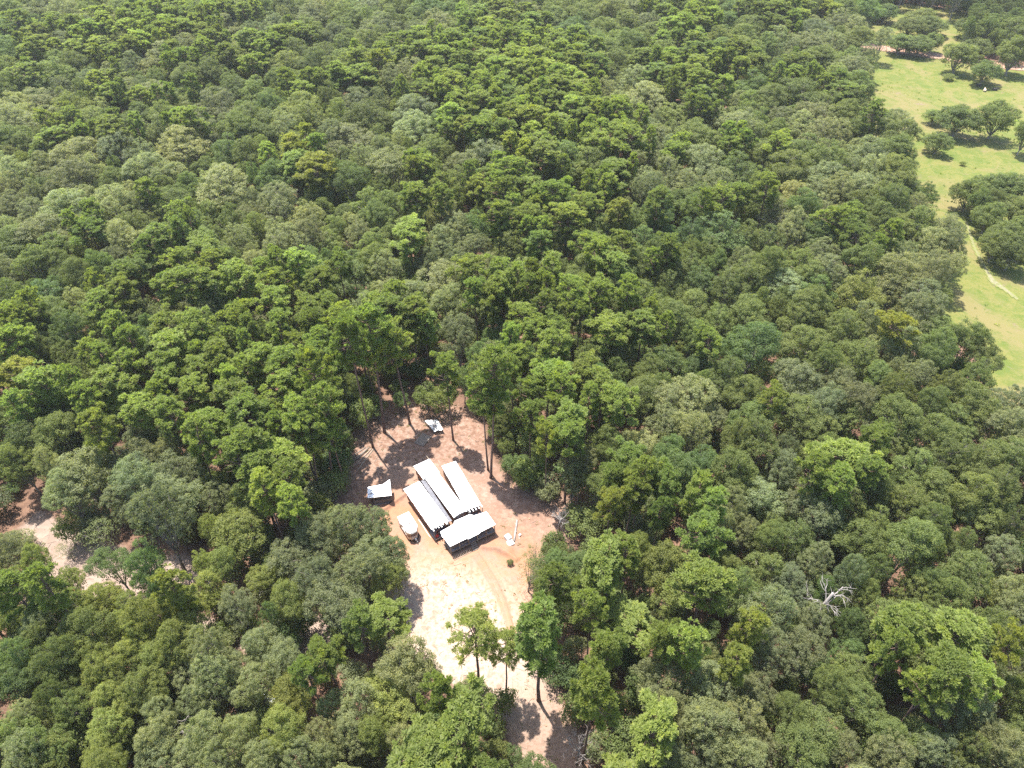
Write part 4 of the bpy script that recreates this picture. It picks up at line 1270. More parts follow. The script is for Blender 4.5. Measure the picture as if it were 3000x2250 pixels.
# ------------------------------------------------------------------ where the trees stand
# crowns read off the photograph, tile by tile: x y width kind
TILES = {
(0, 0): '''60 60 150 O,230 60 170 G,400 60 160 G,560 60 110 O,640 110 200 P,800 80 170 O,930 110 130 P,1010 50 120 P,1100 70 170 p,1230 100 200 p,1350 60 180 O,1450 60 170 P,1600 60 200 O,1720 60 150 O,1860 60 200 D,2020 110 220 G,2150 40 150 W,
90 170 170 B,240 220 190 p,380 190 150 G,470 160 110 P,580 190 170 G,700 190 130 G,820 190 160 P,960 150 130 P,1200 180 150 P,1330 200 180 P,1460 180 220 G,1640 220 150 G,1770 230 170 P,1920 190 190 P,2060 230 150 O,2160 230 170 G,
60 340 200 B,180 340 160 p,420 290 180 G,520 230 120 P,650 300 220 P,800 300 150 O,910 270 170 P,1060 380 260 G,1200 320 200 W,1370 250 150 p,1600 290 180 W,1340 380 160 O,1470 350 150 p,1700 330 130 P,1780 280 150 P,1920 340 200 O,2110 350 180 O,
60 450 160 O,190 480 260 p,380 420 180 O,480 420 170 O,700 520 230 p,590 520 160 G,860 440 180 G,1000 460 200 G,1200 370 130 P,1240 510 200 O,1390 470 200 O,1620 450 150 O,1750 430 150 O,1870 430 220 O,2040 420 200 O,2180 470 140 P,
60 580 170 O,250 590 200 O,400 590 170 G,540 590 130 D,700 620 220 p,900 540 150 O,870 630 200 G,1010 640 260 W,1100 600 100 P,1200 560 150 O,1390 690 270 G,1520 580 200 O,1680 610 200 O,1800 540 170 O,1960 590 170 P,2070 550 160 D,
240 670 330 W,90 690 200 W,470 700 200 O,650 730 150 W,1150 680 150 W,1640 690 200 O,1750 680 170 D,1960 700 250 O,2130 640 170 O,120 800 260 W,330 780 200 W,480 770 150 p,890 780 240 D,1080 770 180 O,1250 780 200 P,1650 780 230 O,1850 820 200 W,2010 770 230 O,
60 900 240 O,150 940 200 O,390 900 250 P,600 820 250 O,720 830 220 p,770 960 260 G,930 880 160 G,1170 960 400 W,1350 870 230 G,1550 850 230 D,1700 900 200 O,1980 880 110 Y,2150 880 180 G,520 1010 300 W,300 1010 170 O,60 1020 200 O,1480 980 200 O,1620 1000 200 O,1900 960 180 O,1900 1060 230 P,2080 1090 260 Y,2060 980 150 W,
120 1130 220 W,280 1110 200 G,470 1170 280 G,960 1110 260 W,760 1190 210 D,1100 1140 200 W,1790 1160 230 B,60 1230 200 W,330 1220 180 O,1460 1200 430 W,1150 1310 220 O,960 1240 130 P,100 1340 200 G,420 1360 300 W,220 1400 220 W,760 1330 260 W,590 1310 200 W,940 1340 200 G,1830 1320 270 G,2060 1300 200 O,2180 1230 120 D,
1360 1390 170 O,1500 1420 200 O,1640 1410 200 G,2000 1410 200 W,290 1530 330 W,600 1510 250 P,850 1450 220 O,1040 1410 200 O,1120 1400 150 B,1990 1520 220 G,2170 1500 160 O,800 1560 250 W,1020 1530 220 p,1230 1480 240 O,1340 1590 330 P,1560 1560 200 W,1850 1590 260 W,120 1600 260 O,380 1620 240 D,910 1640 170 P,2130 1600 180 O''',
(1000, 0): '''60 60 150 W,200 60 200 G,340 50 170 D,480 110 150 O,580 60 220 B,730 90 160 O,890 80 200 P,1020 50 170 P,1180 50 260 G,1380 50 150 O,1570 100 200 O,1750 70 200 O,1900 50 200 G,2100 80 200 P,
60 140 180 O,240 170 250 G,620 150 200 G,800 170 180 O,940 170 160 P,1080 170 160 G,1220 140 180 p,1370 130 230 O,1510 210 220 B,1700 200 180 O,1830 160 200 O,1990 150 170 G,2150 180 200 P,40 260 150 O,180 260 200 O,430 270 220 P,560 240 130 G,690 260 200 P,870 240 230 P,1030 240 170 P,1160 240 230 P,1370 270 220 P,1560 350 200 P,1700 330 200 O,1860 290 180 O,2040 230 200 O,
110 390 220 P,270 380 200 G,500 330 160 p,660 360 200 P,800 400 170 P,960 400 200 P,1100 360 220 P,1270 360 200 P,1430 330 150 P,1640 420 160 p,1780 420 200 O,1940 380 200 P,2100 350 200 O,40 500 200 P,170 480 200 P,340 520 180 G,450 480 220 G,620 440 170 P,740 530 230 P,1000 440 190 P,1150 470 230 P,1330 450 200 P,1480 500 200 P,1600 480 150 P,1900 530 230 W,2060 480 220 p,2190 480 120 P,
330 590 200 O,540 600 220 p,650 580 150 P,920 540 130 P,1050 560 200 P,1280 580 170 P,1420 560 200 P,1570 580 200 P,1720 600 150 W,1980 640 330 W,2150 570 150 p,100 660 220 G,230 650 150 G,480 720 370 G,720 640 200 P,870 680 230 P,1050 640 220 P,1170 640 200 P,1340 660 200 P,1470 690 200 P,1640 680 180 P,1800 720 150 P,2140 760 220 O,
140 760 260 D,320 800 170 D,700 760 180 P,940 790 220 P,1100 740 170 P,1190 770 240 Y,1400 810 230 P,1560 770 160 p,1780 850 200 P,1880 730 170 W,60 910 330 G,250 880 150 O,490 840 250 W,650 830 200 B,790 830 160 p,900 850 200 P,1050 850 170 P,1260 880 170 P,1330 930 200 P,1490 900 180 O,1680 950 220 P,1880 900 270 P,2050 900 200 G,
330 1070 300 W,580 990 260 O,560 1080 170 P,700 1030 150 O,950 1030 330 G,1090 930 120 Y,1310 1010 260 p,1450 1050 250 B,1600 1080 230 O,1990 980 200 G,2140 1000 200 P,70 1180 230 D,800 1100 220 G,640 1190 150 p,950 1170 200 P,740 1190 200 O,1190 1080 180 G,1400 1140 180 O,1760 1120 330 P,2120 1130 200 G,180 1320 220 O,490 1290 220 P,880 1220 170 Y,1030 1240 180 P,1240 1240 250 P,1430 1290 200 O,2000 1240 200 G,2150 1240 200 W,
60 1400 200 O,330 1320 200 O,700 1360 180 W,1010 1400 220 P,1220 1410 220 P,1460 1420 250 P,1600 1340 200 P,1790 1370 170 Y,2040 1310 180 p,100 1520 200 W,240 1430 200 O,440 1520 260 P,720 1500 220 G,860 1470 170 B,1040 1480 150 P,1700 1480 250 O,1900 1450 200 O,2080 1440 200 B,220 1600 200 O,650 1580 200 G,870 1600 200 G,1080 1590 220 O,1290 1580 170 P,1450 1560 200 D,1640 1630 180 P,1820 1610 200 P,1950 1560 200 B,2140 1620 200 P''',
(2000, 0): '''60 80 130 P,200 70 170 O,340 80 200 B,490 70 200 p,620 70 200 p,760 50 200 p,880 60 150 O,940 50 100 Y,1050 80 170 O,1200 60 170 B,1320 60 170 B,1480 150 230 O,1620 140 230 O,1560 90 200 O,1420 260 170 O,1540 270 180 O,1630 250 130 O,1300 250 130 G,
100 160 200 P,290 170 200 B,450 190 220 O,600 150 200 p,720 120 110 P,840 220 220 G,1000 150 220 G,1120 200 200 G,60 270 170 p,220 260 170 O,370 240 170 O,600 270 170 W,820 290 300 G,960 300 200 G,1130 270 200 O,1200 350 130 G,90 430 230 P,240 350 200 B,470 420 260 p,640 460 150 B,380 320 180 O,740 410 200 p,900 390 200 O,1100 440 230 G,1200 430 110 O,700 330 160 G,
80 520 200 P,270 560 150 P,440 570 230 B,720 490 150 P,610 540 170 O,850 510 170 O,1000 510 200 O,1130 560 170 O,1060 600 230 p,130 640 200 p,250 640 160 O,380 670 150 W,560 660 220 O,740 620 280 D,930 690 200 O,1090 680 200 O,1190 640 100 O,60 730 200 W,190 760 200 W,370 810 260 W,520 740 170 O,640 790 220 G,860 760 260 W,1050 770 220 O,1250 740 150 p,1390 790 170 G,
100 910 260 O,290 960 180 P,480 890 200 O,620 940 200 P,760 840 200 W,890 880 250 W,1000 870 200 W,1110 870 200 D,1250 830 220 O,1390 890 240 O,120 1060 260 W,350 1090 260 O,570 1010 230 O,780 980 220 O,930 1020 250 O,1200 1010 250 W,1370 980 230 O,1410 1060 200 O,60 1200 230 W,250 1210 220 W,650 1100 270 O,560 1200 170 P,740 1170 180 O,920 1150 230 W,1080 1110 180 W,1240 1110 220 W,1380 1130 220 O,
280 1310 220 P,110 1290 200 O,450 1300 150 O,720 1270 200 W,850 1240 200 W,1000 1230 200 W,1130 1230 250 W,1330 1270 230 O,1480 1240 150 O,1580 1270 130 D,70 1380 200 D,260 1490 330 B,80 1520 220 B,430 1530 220 O,620 1400 230 W,790 1360 200 B,720 1500 200 W,1000 1430 200 P,890 1370 200 W,1140 1330 200 O,1330 1330 250 D,1260 1430 200 O,1520 1350 150 W,
560 1560 230 O,830 1530 230 B,1130 1530 250 P,1370 1500 230 O,1520 1440 230 D,1690 1490 220 W,1600 1580 200 W,1720 1570 200 W,2000 110 300 D,2150 120 300 D,1880 160 200 D,2050 230 200 D,1920 290 200 O,
1830 1230 220 D,1980 1180 230 O,2120 1190 260 D,2150 1340 230 O,1960 1370 200 O,2070 1490 230 O,1890 1290 150 D,2150 1470 200 O,2010 1550 200 O,2120 1600 230 O,1990 1290 200 D''',
(0, 750): '''60 90 200 G,230 60 220 O,400 80 200 D,540 130 200 O,650 90 170 B,740 40 200 W,880 110 270 P,1000 60 200 D,1150 70 200 P,1200 190 280 P,1500 130 250 P,1440 40 200 D,1680 60 200 W,1800 170 220 P,2000 60 200 B,2050 190 250 P,1860 100 180 W,80 260 220 D,300 250 260 B,130 410 200 P,330 370 250 O,200 320 150 P,600 240 170 O,800 230 200 P,670 320 220 P,520 300 150 W,900 350 260 O,1410 280 250 B,1370 390 150 W,1570 400 220 P,1800 300 240 P,2000 350 230 P,2160 330 200 P,
60 420 200 P,450 500 250 D,300 470 200 D,740 480 180 P,870 570 230 B,1080 470 250 P,1260 470 250 P,1800 490 200 P,1620 480 100 p,2080 480 220 O,80 600 230 P,640 650 230 D,270 600 200 D,440 660 200 O,1090 620 270 P,1290 640 160 P,1440 640 230 P,1560 540 200 B,1740 650 230 P,1920 620 200 P,2060 640 220 P,2050 550 180 P,
140 750 260 Y,300 810 260 P,500 770 200 D,470 820 150 P,870 700 170 P,1050 730 220 P,1280 750 220 P,1490 820 160 P,1600 760 180 P,1870 860 230 P,2120 830 230 P,760 860 270 P,430 940 260 O,1260 900 250 P,1060 830 220 P,1540 930 260 P,90 980 170 P,250 1000 200 O,420 1060 270 O,600 1020 200 B,900 1010 250 Y,1130 1030 220 P,1600 1040 280 P,1930 1050 230 P,2100 1030 230 P,
680 1140 230 Y,170 1210 260 O,400 1170 260 O,1320 1110 230 P,1250 1210 220 P,1640 1190 230 P,1950 1140 200 P,2150 1130 200 P,930 1210 240 G,120 1330 200 O,860 1320 280 G,1530 1290 250 P,1780 1310 280 P,1100 1270 200 G,550 1400 350 W,450 1540 260 W,1150 1400 300 G,900 1480 300 G,1820 1430 250 P,1650 1380 250 P,1880 1560 200 P,1720 1520 200 P,1150 1560 330 G,800 1570 250 G,1380 1480 200 O,1600 1580 230 O,1400 1590 200 G''',
(1000, 750): '''80 60 200 B,100 140 260 O,300 110 200 W,230 60 200 O,460 90 200 D,560 50 160 G,650 160 300 W,850 90 260 P,1040 120 150 W,1150 130 130 P,1330 140 200 W,1420 100 170 O,1570 100 220 O,1720 60 230 P,1930 70 220 O,2100 80 250 O,1800 170 250 D,180 330 200 P,320 240 200 W,480 240 220 W,700 290 230 W,870 240 160 P,1040 210 200 P,960 270 200 P,1220 210 130 p,1320 330 200 P,1470 240 200 P,1570 220 160 P,1720 270 250 O,1950 260 270 D,2150 200 200 O,
100 450 220 P,300 400 270 P,440 370 230 P,540 430 180 P,760 500 230 G,990 500 160 B,1190 410 220 P,1270 500 200 P,1100 540 130 P,1440 500 220 P,1650 350 200 O,1740 480 270 P,1960 470 240 P,2150 400 250 O,900 660 200 B,980 680 200 W,1190 680 180 P,1400 600 260 P,1600 760 230 P,1640 650 200 O,2100 700 250 B,1780 620 200 O,
1330 790 280 P,1220 900 200 P,1430 870 200 P,1770 760 170 B,1990 760 200 O,1230 1050 200 P,1500 1050 270 P,1780 960 260 P,1960 900 270 O,2100 960 300 W,1480 1180 250 P,1340 1180 150 P,1870 1320 260 P,1760 1420 200 P,1940 1430 200 P,1700 1250 200 O,1560 1350 230 G,1500 1440 180 G,2130 1400 260 B,2120 1290 200 B,1760 1600 200 Y,1650 1500 200 O,2120 1100 250 W,1880 1560 200 P''',
(2000, 750): '''60 80 200 O,210 60 150 B,380 60 170 G,560 60 200 O,400 150 250 O,120 180 230 B,320 220 250 O,660 200 280 W,760 60 200 O,840 150 200 O,930 120 230 G,1180 70 230 O,1400 120 300 W,1600 120 240 G,1740 70 180 W,60 330 230 O,420 380 240 O,230 420 200 O,880 210 200 B,820 350 250 O,1160 270 280 O,1330 250 200 W,1560 280 250 G,1530 380 260 G,
160 550 200 P,60 520 170 O,450 580 300 B,720 430 220 O,900 400 200 O,770 600 270 O,920 690 200 O,1060 480 230 O,1180 420 200 W,1340 470 230 Y,1130 660 260 D,1300 590 200 W,1460 580 200 W,1660 520 250 D,1830 560 250 D,1940 650 230 D,1640 640 220 O,1880 790 220 D,100 740 230 B,290 780 250 O,60 920 300 W,160 1030 250 W,560 920 200 Y,720 810 300 G,1000 820 200 G,1250 800 220 D,1530 790 200 G,1390 880 220 D,1700 880 230 O,
60 1120 230 W,370 900 220 O,440 1080 250 O,740 1060 270 O,920 970 240 G,1120 950 270 G,1400 1050 260 O,1600 960 200 O,1870 960 250 O,2120 960 240 G,500 1200 270 O,930 1130 220 O,1080 1060 220 O,350 1180 200 O,1060 1300 330 P,880 1380 230 P,1330 1200 250 O,1600 1150 260 O,1760 1080 230 O,1930 1070 230 O,2120 1100 250 G,100 1370 260 B,340 1400 270 O,650 1380 230 G,1190 1390 220 P,940 1460 220 P,1500 1380 270 O,1720 1290 270 O,1930 1340 260 O,2100 1330 250 O,
60 1560 200 P,190 1620 200 P,480 1560 300 W,300 1480 220 O,800 1590 280 G,1050 1600 250 O,1230 1510 250 D,1430 1590 230 O,1620 1520 280 O,1840 1530 250 O,2060 1500 260 O''',
(0, 1500): '''80 260 240 G,260 340 170 O,740 350 230 B,930 370 220 B,1560 110 300 O,1330 340 150 O,1450 350 200 O,80 480 240 P,300 470 150 P,450 450 170 O,1700 430 200 O,1900 300 300 G,2050 150 270 G,2050 430 280 G,1900 600 220 O,300 630 240 O,500 620 190 O,640 570 220 O,880 600 230 O,980 460 170 B,1130 500 200 Y,1200 600 250 O,1330 510 230 O,1540 640 250 G,1750 670 160 B,80 690 170 O,280 760 200 G,330 830 220 O,600 760 270 O,800 740 200 O,950 700 230 O,900 830 200 O,1180 850 260 O,1230 740 220 O,
100 920 230 B,400 950 260 D,620 900 200 O,640 1040 220 O,860 940 230 O,1010 1010 230 O,1400 900 260 W,1700 860 240 W,1560 1000 230 W,1850 980 250 W,2120 920 260 P,100 1100 250 B,420 1080 200 D,960 1130 260 O,1230 1060 230 W,1420 1080 260 W,1650 1110 250 W,2020 1060 200 P,350 1220 200 D,500 1260 230 D,700 1250 220 O,800 1130 170 O,1900 1220 260 O,2150 1270 200 W,200 1300 150 W,120 1420 260 O,300 1480 270 O,720 1400 230 O,1000 1330 190 W,1000 1480 250 W,1350 1450 260 W,1560 1440 200 W,1850 1420 270 O,2080 1450 250 W,120 1580 260 W,340 1620 250 O,680 1560 200 O,1030 1590 260 W,1280 1580 260 W,1500 1590 240 W,1700 1600 260 W,1950 1600 250 W,2120 1600 200 W''',
(1000, 1600): '''100 530 230 p,120 160 300 G,250 60 280 G,310 230 200 O,1730 130 330 P,1870 60 200 P,430 800 350 W,350 960 320 O,100 1050 300 W,380 1300 200 W,60 1250 260 W,580 830 170 W,1400 110 170 B,1430 290 220 D,1560 150 200 B,2100 170 300 O,2150 330 250 O,2050 900 300 W,2130 1120 270 W,2150 1380 220 W,1750 680 250 P,220 1200 230 O,1640 420 200 P,2080 560 220 P,60 -150 250 G,200 -90 230 G,330 60 210 G,350 170 170 G,150 -20 230 G''',
(2000, 1500): '''130 120 300 P,180 480 380 P,60 850 230 P,400 130 200 W,560 180 180 O,740 160 270 O,900 60 280 G,1130 180 300 D,1240 90 200 O,1450 230 300 O,1600 80 230 D,1950 60 250 O,2130 90 200 O,1800 200 170 O,2060 260 230 G,520 370 280 O,720 500 270 G,1260 370 230 D,1170 540 180 O,1500 500 250 O,1850 400 280 O,2130 500 230 W,1640 450 200 O,1750 560 230 O,600 660 300 G,820 720 230 G,1090 740 190 B,1430 770 330 P,1800 800 360 P,2100 900 200 Y,2130 700 230 G,1400 900 200 P,550 900 270 G,780 950 300 G,1060 930 200 B,330 970 160 Y,1650 1050 350 P,1900 1050 260 P,1100 1050 250 O,
130 1150 330 W,450 1150 260 W,1130 1240 260 O,1600 1180 200 P,1850 1300 350 G,2150 1200 200 D,180 1400 330 W,430 1380 270 W,660 1260 200 O,850 1420 330 O,1300 1440 260 O,1500 1460 260 O,2000 1460 270 G,2170 1400 200 O,130 1580 260 W,400 1600 270 W,750 1580 300 O,1050 1590 260 W,1350 1580 270 G,1600 1560 260 G,1850 1560 260 O,2100 1600 260 G''',
}
# trees whose foot shows: foot px, crown-centre px, crown width px (source pixels), kind, label
SPECIAL = [
 (1093, 1311, 1050, 1000, 112, 'P', 'tall bare-stemmed pine at the clearing edge above the log heap'),
 (1127, 1268, 1095, 975, 115, 'P', 'second tall pine to the right of the log heap'),
 (1201, 1243, 1190, 1015, 130, 'P', 'tallest pine behind the clearing with a stout reddish stem'),
 (1328, 1290, 1321, 1085, 105, 'P', 'slender pine standing alone beside the crumpled tin roof'),
 (1438, 1401, 1424, 1110, 120, 'P', 'nearest of the close pine stems right of the long white roof'),
 (1430, 1378, 1436, 1150, 95, 'p', 'rearmost of the close pine stems right of the long white roof'),
 (975, 1425, 945, 1190, 110, 'P', 'pine leaning over the left rim of the clearing'),
 (985, 1352, 965, 1085, 100, 'P', 'pine just behind the small shed, stem half hidden'),
 (1403, 2030, 1360, 1855, 180, 'Q', 'open-crowned pine on the pale sand below the porch house'),
 (1482, 2045, 1484, 1905, 115, 'Q', 'thin yellowish pine between two pines on the driveway'),
 (1578, 2052, 1602, 1815, 165, 'P', 'full dark green pine right of the driveway'),
 (1154, 1930, 1176, 1818, 150, 'P', 'round-headed green pine left of the pale sand patch'),
 (1808, 1905, 1828, 1800, 190, 'P', 'broad pine with forked bare limbs right of the clearing'),
 (1705, 2235, 1719, 2010, 140, 'P', 'pine beside the bare grey snag at the bottom of the driveway'),
 (1880, 2270, 1859, 2133, 180, 'P', 'bright rounded pine at the bottom right of the driveway'),
 (1360, 2290, 1352, 2130, 215, 'P', 'large lime-green pine at the bottom left of the driveway'),
 (542, 1672, 495, 1530, 165, 'G', 'big spreading oak with leaning trunk by the sandy yard'),
 (2789, 402, 2796, 345, 118, 'D', 'largest dark oak standing free in the upper meadow'),
 (2735, 452, 2740, 412, 78, 'O', 'small round oak tree at the meadow edge near the forest'),
 (2893, 408, 2920, 338, 108, 'O', 'leaning oak tree in the meadow right of the largest oak'),
 (2791, 217, 2796, 158, 92, 'O', 'oak tree by the dirt lane with its trunk showing'),
 (2870, 248, 2880, 205, 90, 'D', 'dark oak tree that the cattle lie under'),
 (2945, 222, 2968, 150, 95, 'O', 'slant-trunked oak tree beside the dirt lane at the right'),
 (2660, 163, 2657, 128, 75, 'O', 'short oak growing right against the dirt lane'),
 (2978, 455, 2998, 380, 70, 'O', 'oak cut by the right frame edge in the meadow'),
 (2728, 365, 2722, 345, 60, 'O', 'mid-green oak touching the left side of the largest meadow oak'),
]
SMALL = [   # foot px, crown width px, height m, kind, label
 (1552, 1425, 118, 7.5, 'P', 'rounded bright green young tree right of the long white roof'),
 (1490, 1385, 62, 5.5, 'B', 'small blue-green sapling beside the close pine stems'),
 (1548, 1735, 88, 8.5, 'A', 'thin airy tree on the right rim of the clearing'),
 (1590, 1690, 74, 6.0, 'B', 'leafy sapling behind the airy tree by the clearing'),
 (1583, 1720, 66, 3.5, 'P', 'low yellow-green bush at the foot of the airy tree'),
 (1495, 1655, 22, 1.6, 'O', 'little green bush beside the clay mound'),
 (48, 1450, 48, 4.0, 'B', 'lone sapling on the shaded bank at the left frame edge'),
 (330, 1620, 118, 8.5, 'A', 'airy young oak in front of the sandy yard'),
 (215, 1640, 66, 4.5, 'A', 'thin sapling leaning across the sandy yard'),
 (1505, 2230, 62, 4.5, 'B', 'bright green bush on the left verge of the driveway'),
 (1545, 1900, 26, 1.8, 'B', 'green bush right of the driveway ruts'),
 (1362, 2040, 66, 4.0, 'D', 'dark bush at the foot of the open-crowned pine'),
 (1410, 2052, 60, 4.0, 'D', 'dark bush to the right of the open-crowned pine foot'),
 (1475, 2085, 85, 6.0, 'D', 'dark leafy small tree left of the driveway'),
 (1178, 1205, 50, 6.0, 'B', 'slim sapling between the tall pines behind the clearing'),
 (1065, 1255, 85, 9.0, 'O', 'leafy small tree at the back left of the clearing'),
 (1300, 1215, 92, 9.0, 'O', 'leafy small tree behind the crumpled tin roof'),
 (1250, 1200, 80, 8.0, 'D', 'dark small tree behind the clearing between pine stems'),
 (1110, 1225, 60, 7.0, 'B', 'blue-green sapling behind the second tall pine'),
 (990, 1452, 105, 7.0, 'O', 'leafy small tree against the left rim of the clearing by the shed'),
 (1000, 1395, 95, 8.0, 'B', 'deep green small tree under the pines behind the shed'),
 (948, 1490, 110, 7.5, 'G', 'grey-green small tree left of the small shed'),
 (1012, 1335, 80, 7.0, 'O', 'leafy small tree beside the upper end of the pole heap'),
 (1602, 1460, 95, 6.5, 'G', 'grey-green bushy tree behind the grey bare dead tree'),
 (1700, 1560, 120, 8.0, 'O', 'mid-green bushy tree right of the grey bare dead tree'),
 (1572, 1668, 88, 6.5, 'A', 'thin airy sapling below the fallen log'),
 (1622, 1640, 95, 7.0, 'O', 'leafy bushy tree under the bare dead tree'),
 (1640, 1990, 105, 7.0, 'B', 'deep green bushy tree on the right verge of the driveway'),
 (1690, 2110, 110, 7.0, 'O', 'mid-green bushy tree above the bare snag on the driveway'),
 (1445, 2160, 90, 6.0, 'O', 'mid-green bushy tree on the left verge of the driveway'),
 (18, 1500, 95, 7.0, 'G', 'grey-green small tree at the left frame edge above the sandy yard'),
 (70, 1615, 90, 5.0, 'G', 'grey-green bushy tree left of the sandy yard'),
 (1545, 1335, 90, 8.0, 'O', 'leafy small tree between the close pine stems and the young tree'),
 (2818, 485, 20, 1.8, 'P', 'light green bush in the middle of the meadow'),
 (2775, 235, 40, 3.0, 'O', 'bush under the oak by the dirt lane'),
 (1485, 1340, 60, 7.0, 'O', 'leafy small tree against the pines right of the clearing'),
]
DEAD = [   # foot px or (None, crown px), proto, H, label
 (1636, 1562, 1, 8.0, 'grey bare dead tree on the right rim of the clearing'),
 (2418, 1742, 2, 18.5, 'tall white dead snag rising from the canopy at right'),
 (1690, 2240, 0, 9.0, 'bare grey snag at the bottom of the driveway'),
 (770, 1705, 1, 8.5, 'pale dead tree with fine bare twigs left of the clearing'),
 (800, 765, 0, 15.5, 'white dead tree standing in the forest left of centre'),
 (2265, 645, 0, 16.0, 'white dead tree in the forest near the meadow'),
 (2740, 985, 1, 12.0, 'grey dead tree leaning out to the meadow strip'),
 (805, 100, 0, 17.0, 'dead grey tree far off at the top of the forest'),
 (535, 2130, 1, 9.5, 'small white dead twiggy tree in the lower left canopy'),
 (545, 960, 0, 13.0, 'twisted bare dead limbs among the pines at left'),
 (2425, 770, 1, 15.0, 'forked dead stem between pines at upper right'),
]
VISCLEAR = [(1035, 1290), (1090, 1200), (1190, 1150), (1300, 1170), (1370, 1190), (1410, 1290), (1440, 1400), (1490, 1420), (1545, 1450), (1575, 1500), (1560, 1560), (1535, 1590), (1565, 1650), (1570, 1750), (1500, 1840), (1490, 1900), (1580, 2000),
            (1670, 2260), (1520, 2260), (1490, 2100), (1430, 2000), (1370, 1975), (1270, 1960), (1235, 1810), (1160, 1760), (1150, 1640), (1100, 1520), (1030, 1490), (990, 1420), (1010, 1340)]
VISLEFT = [(-40, 1370), (130, 1395), (120, 1480), (110, 1540), (220, 1590), (380, 1560), (400, 1630), (300, 1720), (160, 1710), (60, 1650), (-40, 1520)]
VISL2 = [(460, 1620), (640, 1630), (640, 1700), (560, 1720), (470, 1690)]
VISMEAD = [(2540, 60), (2650, 0), (2830, 40), (2800, 130), (3100, 170), (3100, 560), (2810, 560), (2830, 640), (2870, 740), (2920, 820), (3100, 860), (3100, 1180), (2940, 1180), (2870, 1000), (2780, 920), (2830, 800), (2770, 690), (2720, 600),
           (2670, 540), (2680, 460), (2640, 350), (2545, 330), (2540, 200)]
VISDEAD = [(1605, 1430), (1700, 1430), (1705, 1520), (1650, 1575), (1605, 1550)]
VIS = [VISCLEAR, VISLEFT, VISL2, VISMEAD, VISDEAD]
OPENW = [gl(VISCLEAR), gl([(2520, 165), (2520, 330), (2600, 470), (2660, 600), (2700, 720), (2790, 820), (2790, 930), (2890, 1010), (2940, 1150), (2990, 1300), (3100, 1350), (3500, 1350), (3700, 800), (3700, 300), (3100, 215), (2850, 178), (2640, 152), (2560, 140)])]

TINT = {'L': (0.169, 0.194, 0.063), 'P': (0.163, 0.205, 0.060), 'p': (0.139, 0.174, 0.058), 'Y': (0.199, 0.222, 0.060), 'O': (0.131, 0.160, 0.058), 'D': (0.106, 0.134, 0.045),
        'G': (0.155, 0.174, 0.094), 'W': (0.192, 0.212, 0.110), 'B': (0.110, 0.154, 0.060), 'Q': (0.225, 0.262, 0.080), 'A': (0.163, 0.188, 0.084)}
FAM = {'L': 'oak', 'P': 'pine', 'p': 'pine', 'Y': 'pine', 'Q': 'openpine', 'O': 'oak', 'D': 'oak', 'B': 'oak', 'G': 'pale', 'W': 'pale', 'A': 'airy'}
LOOK = {'L': 'sunlit green', 'P': 'yellow-green', 'p': 'dull green', 'Y': 'golden-green', 'Q': 'thin-crowned', 'O': 'mid-green', 'D': 'dark olive', 'B': 'deep green', 'G': 'grey-green', 'W': 'pale green', 'A': 'airy'}


def tinted(k):
    t = np.array(TINT[k])
    g_ = rng.normal(0, .12)
    h = rng.normal(0, .035)
    return tuple(float(x) for x in t * (1 + g_) * np.array([1 + h, 1.0, 1 - h]))


trees = []      # dicts: x y d H kind fam label


def add_tree(x, y, d, H, k, label=None, fam=None, lean=0.0):
    trees.append(dict(x=x, y=y, d=d, H=H, k=k, fam=fam or FAM[k], label=label, rz=float(rng.uniform(0, 6.283)), t=tinted(k)))


def height_for(k, d):
    if FAM[k] in ('pine', 'openpine'): return float(rng.uniform(18.0, 22.5))
    return float(np.clip(9.5 + d * 0.70 + rng.normal(0, 1.4), 10.0, 19.0))


for (ox, oy), txt in TILES.items():
    for ent in txt.replace('\n', '').split(','):
        a, b, w, k = ent.split()
        fld = ox == 2000 and oy == 0 and FAM[k] == 'oak' and float(a) > 1250 and (float(b) < 330 or float(a) > 1780)
        if fld and float(b) > 1000: a = float(a) + 45
        if k == 'O' and oy >= 1500 and ox <= 1000: k = 'L'  # lower left oaks: sunlit brightness put into a lighter tint
        u, v, w = ox + float(a) / 2.212, oy + float(b) / 2.212, float(w) / 2.212
        isp = FAM[k] in ('pine', 'openpine')
        H = 21.0 if isp else 15.0
        for _ in range(2):
            hc = H * (0.80 if isp else 0.66)
            x, y = ground(u, v, hc)
            d = w * pix(x, y, hc)[2] / FPX * (1.10 if isp else 1.12)
            d = min(max(d, 4.0), 15.5) if not isp else min(max(d, 4.5), 12.0)
            if _ == 0: H = height_for(k, d)
            if fld: H, d = min(H, 9.0 if float(b) < 330 else 10.5), d * .9
        add_tree(x, y, d, H, k, fam='field' if fld else None)
for fu, fv, cu, cv, w, k, lab in SPECIAL:
    x, y = ground(fu, fv)
    isp = FAM[k] in ('pine', 'openpine')
    hs = np.arange(2, 30, .25)
    hc = min(hs, key=lambda h: abs(pix(x, y, h)[1] - cv))
    d = w * pix(x, y, hc)[2] / FPX
    add_tree(x, y, d, hc / 0.80 if isp else max(hc / .58, .8 * d), k, lab, fam='field' if fu > 2600 else None)
for fu, fv, w, H, k, lab in SMALL:
    x, y = ground(fu, fv)
    d = w * pix(x, y, H * .6)[2] / FPX
    add_tree(x, y, d, H, k, lab, fam='small' if k != 'A' else 'airy')

TX = [t['x'] for t in trees]; TY = [t['y'] for t in trees]; TR = [t['d'] / 2 for t in trees]; TK = [t['k'] for t in trees]
AX, AY, AR = np.array(TX), np.array(TY), np.array(TR)
AK = np.array(TK)


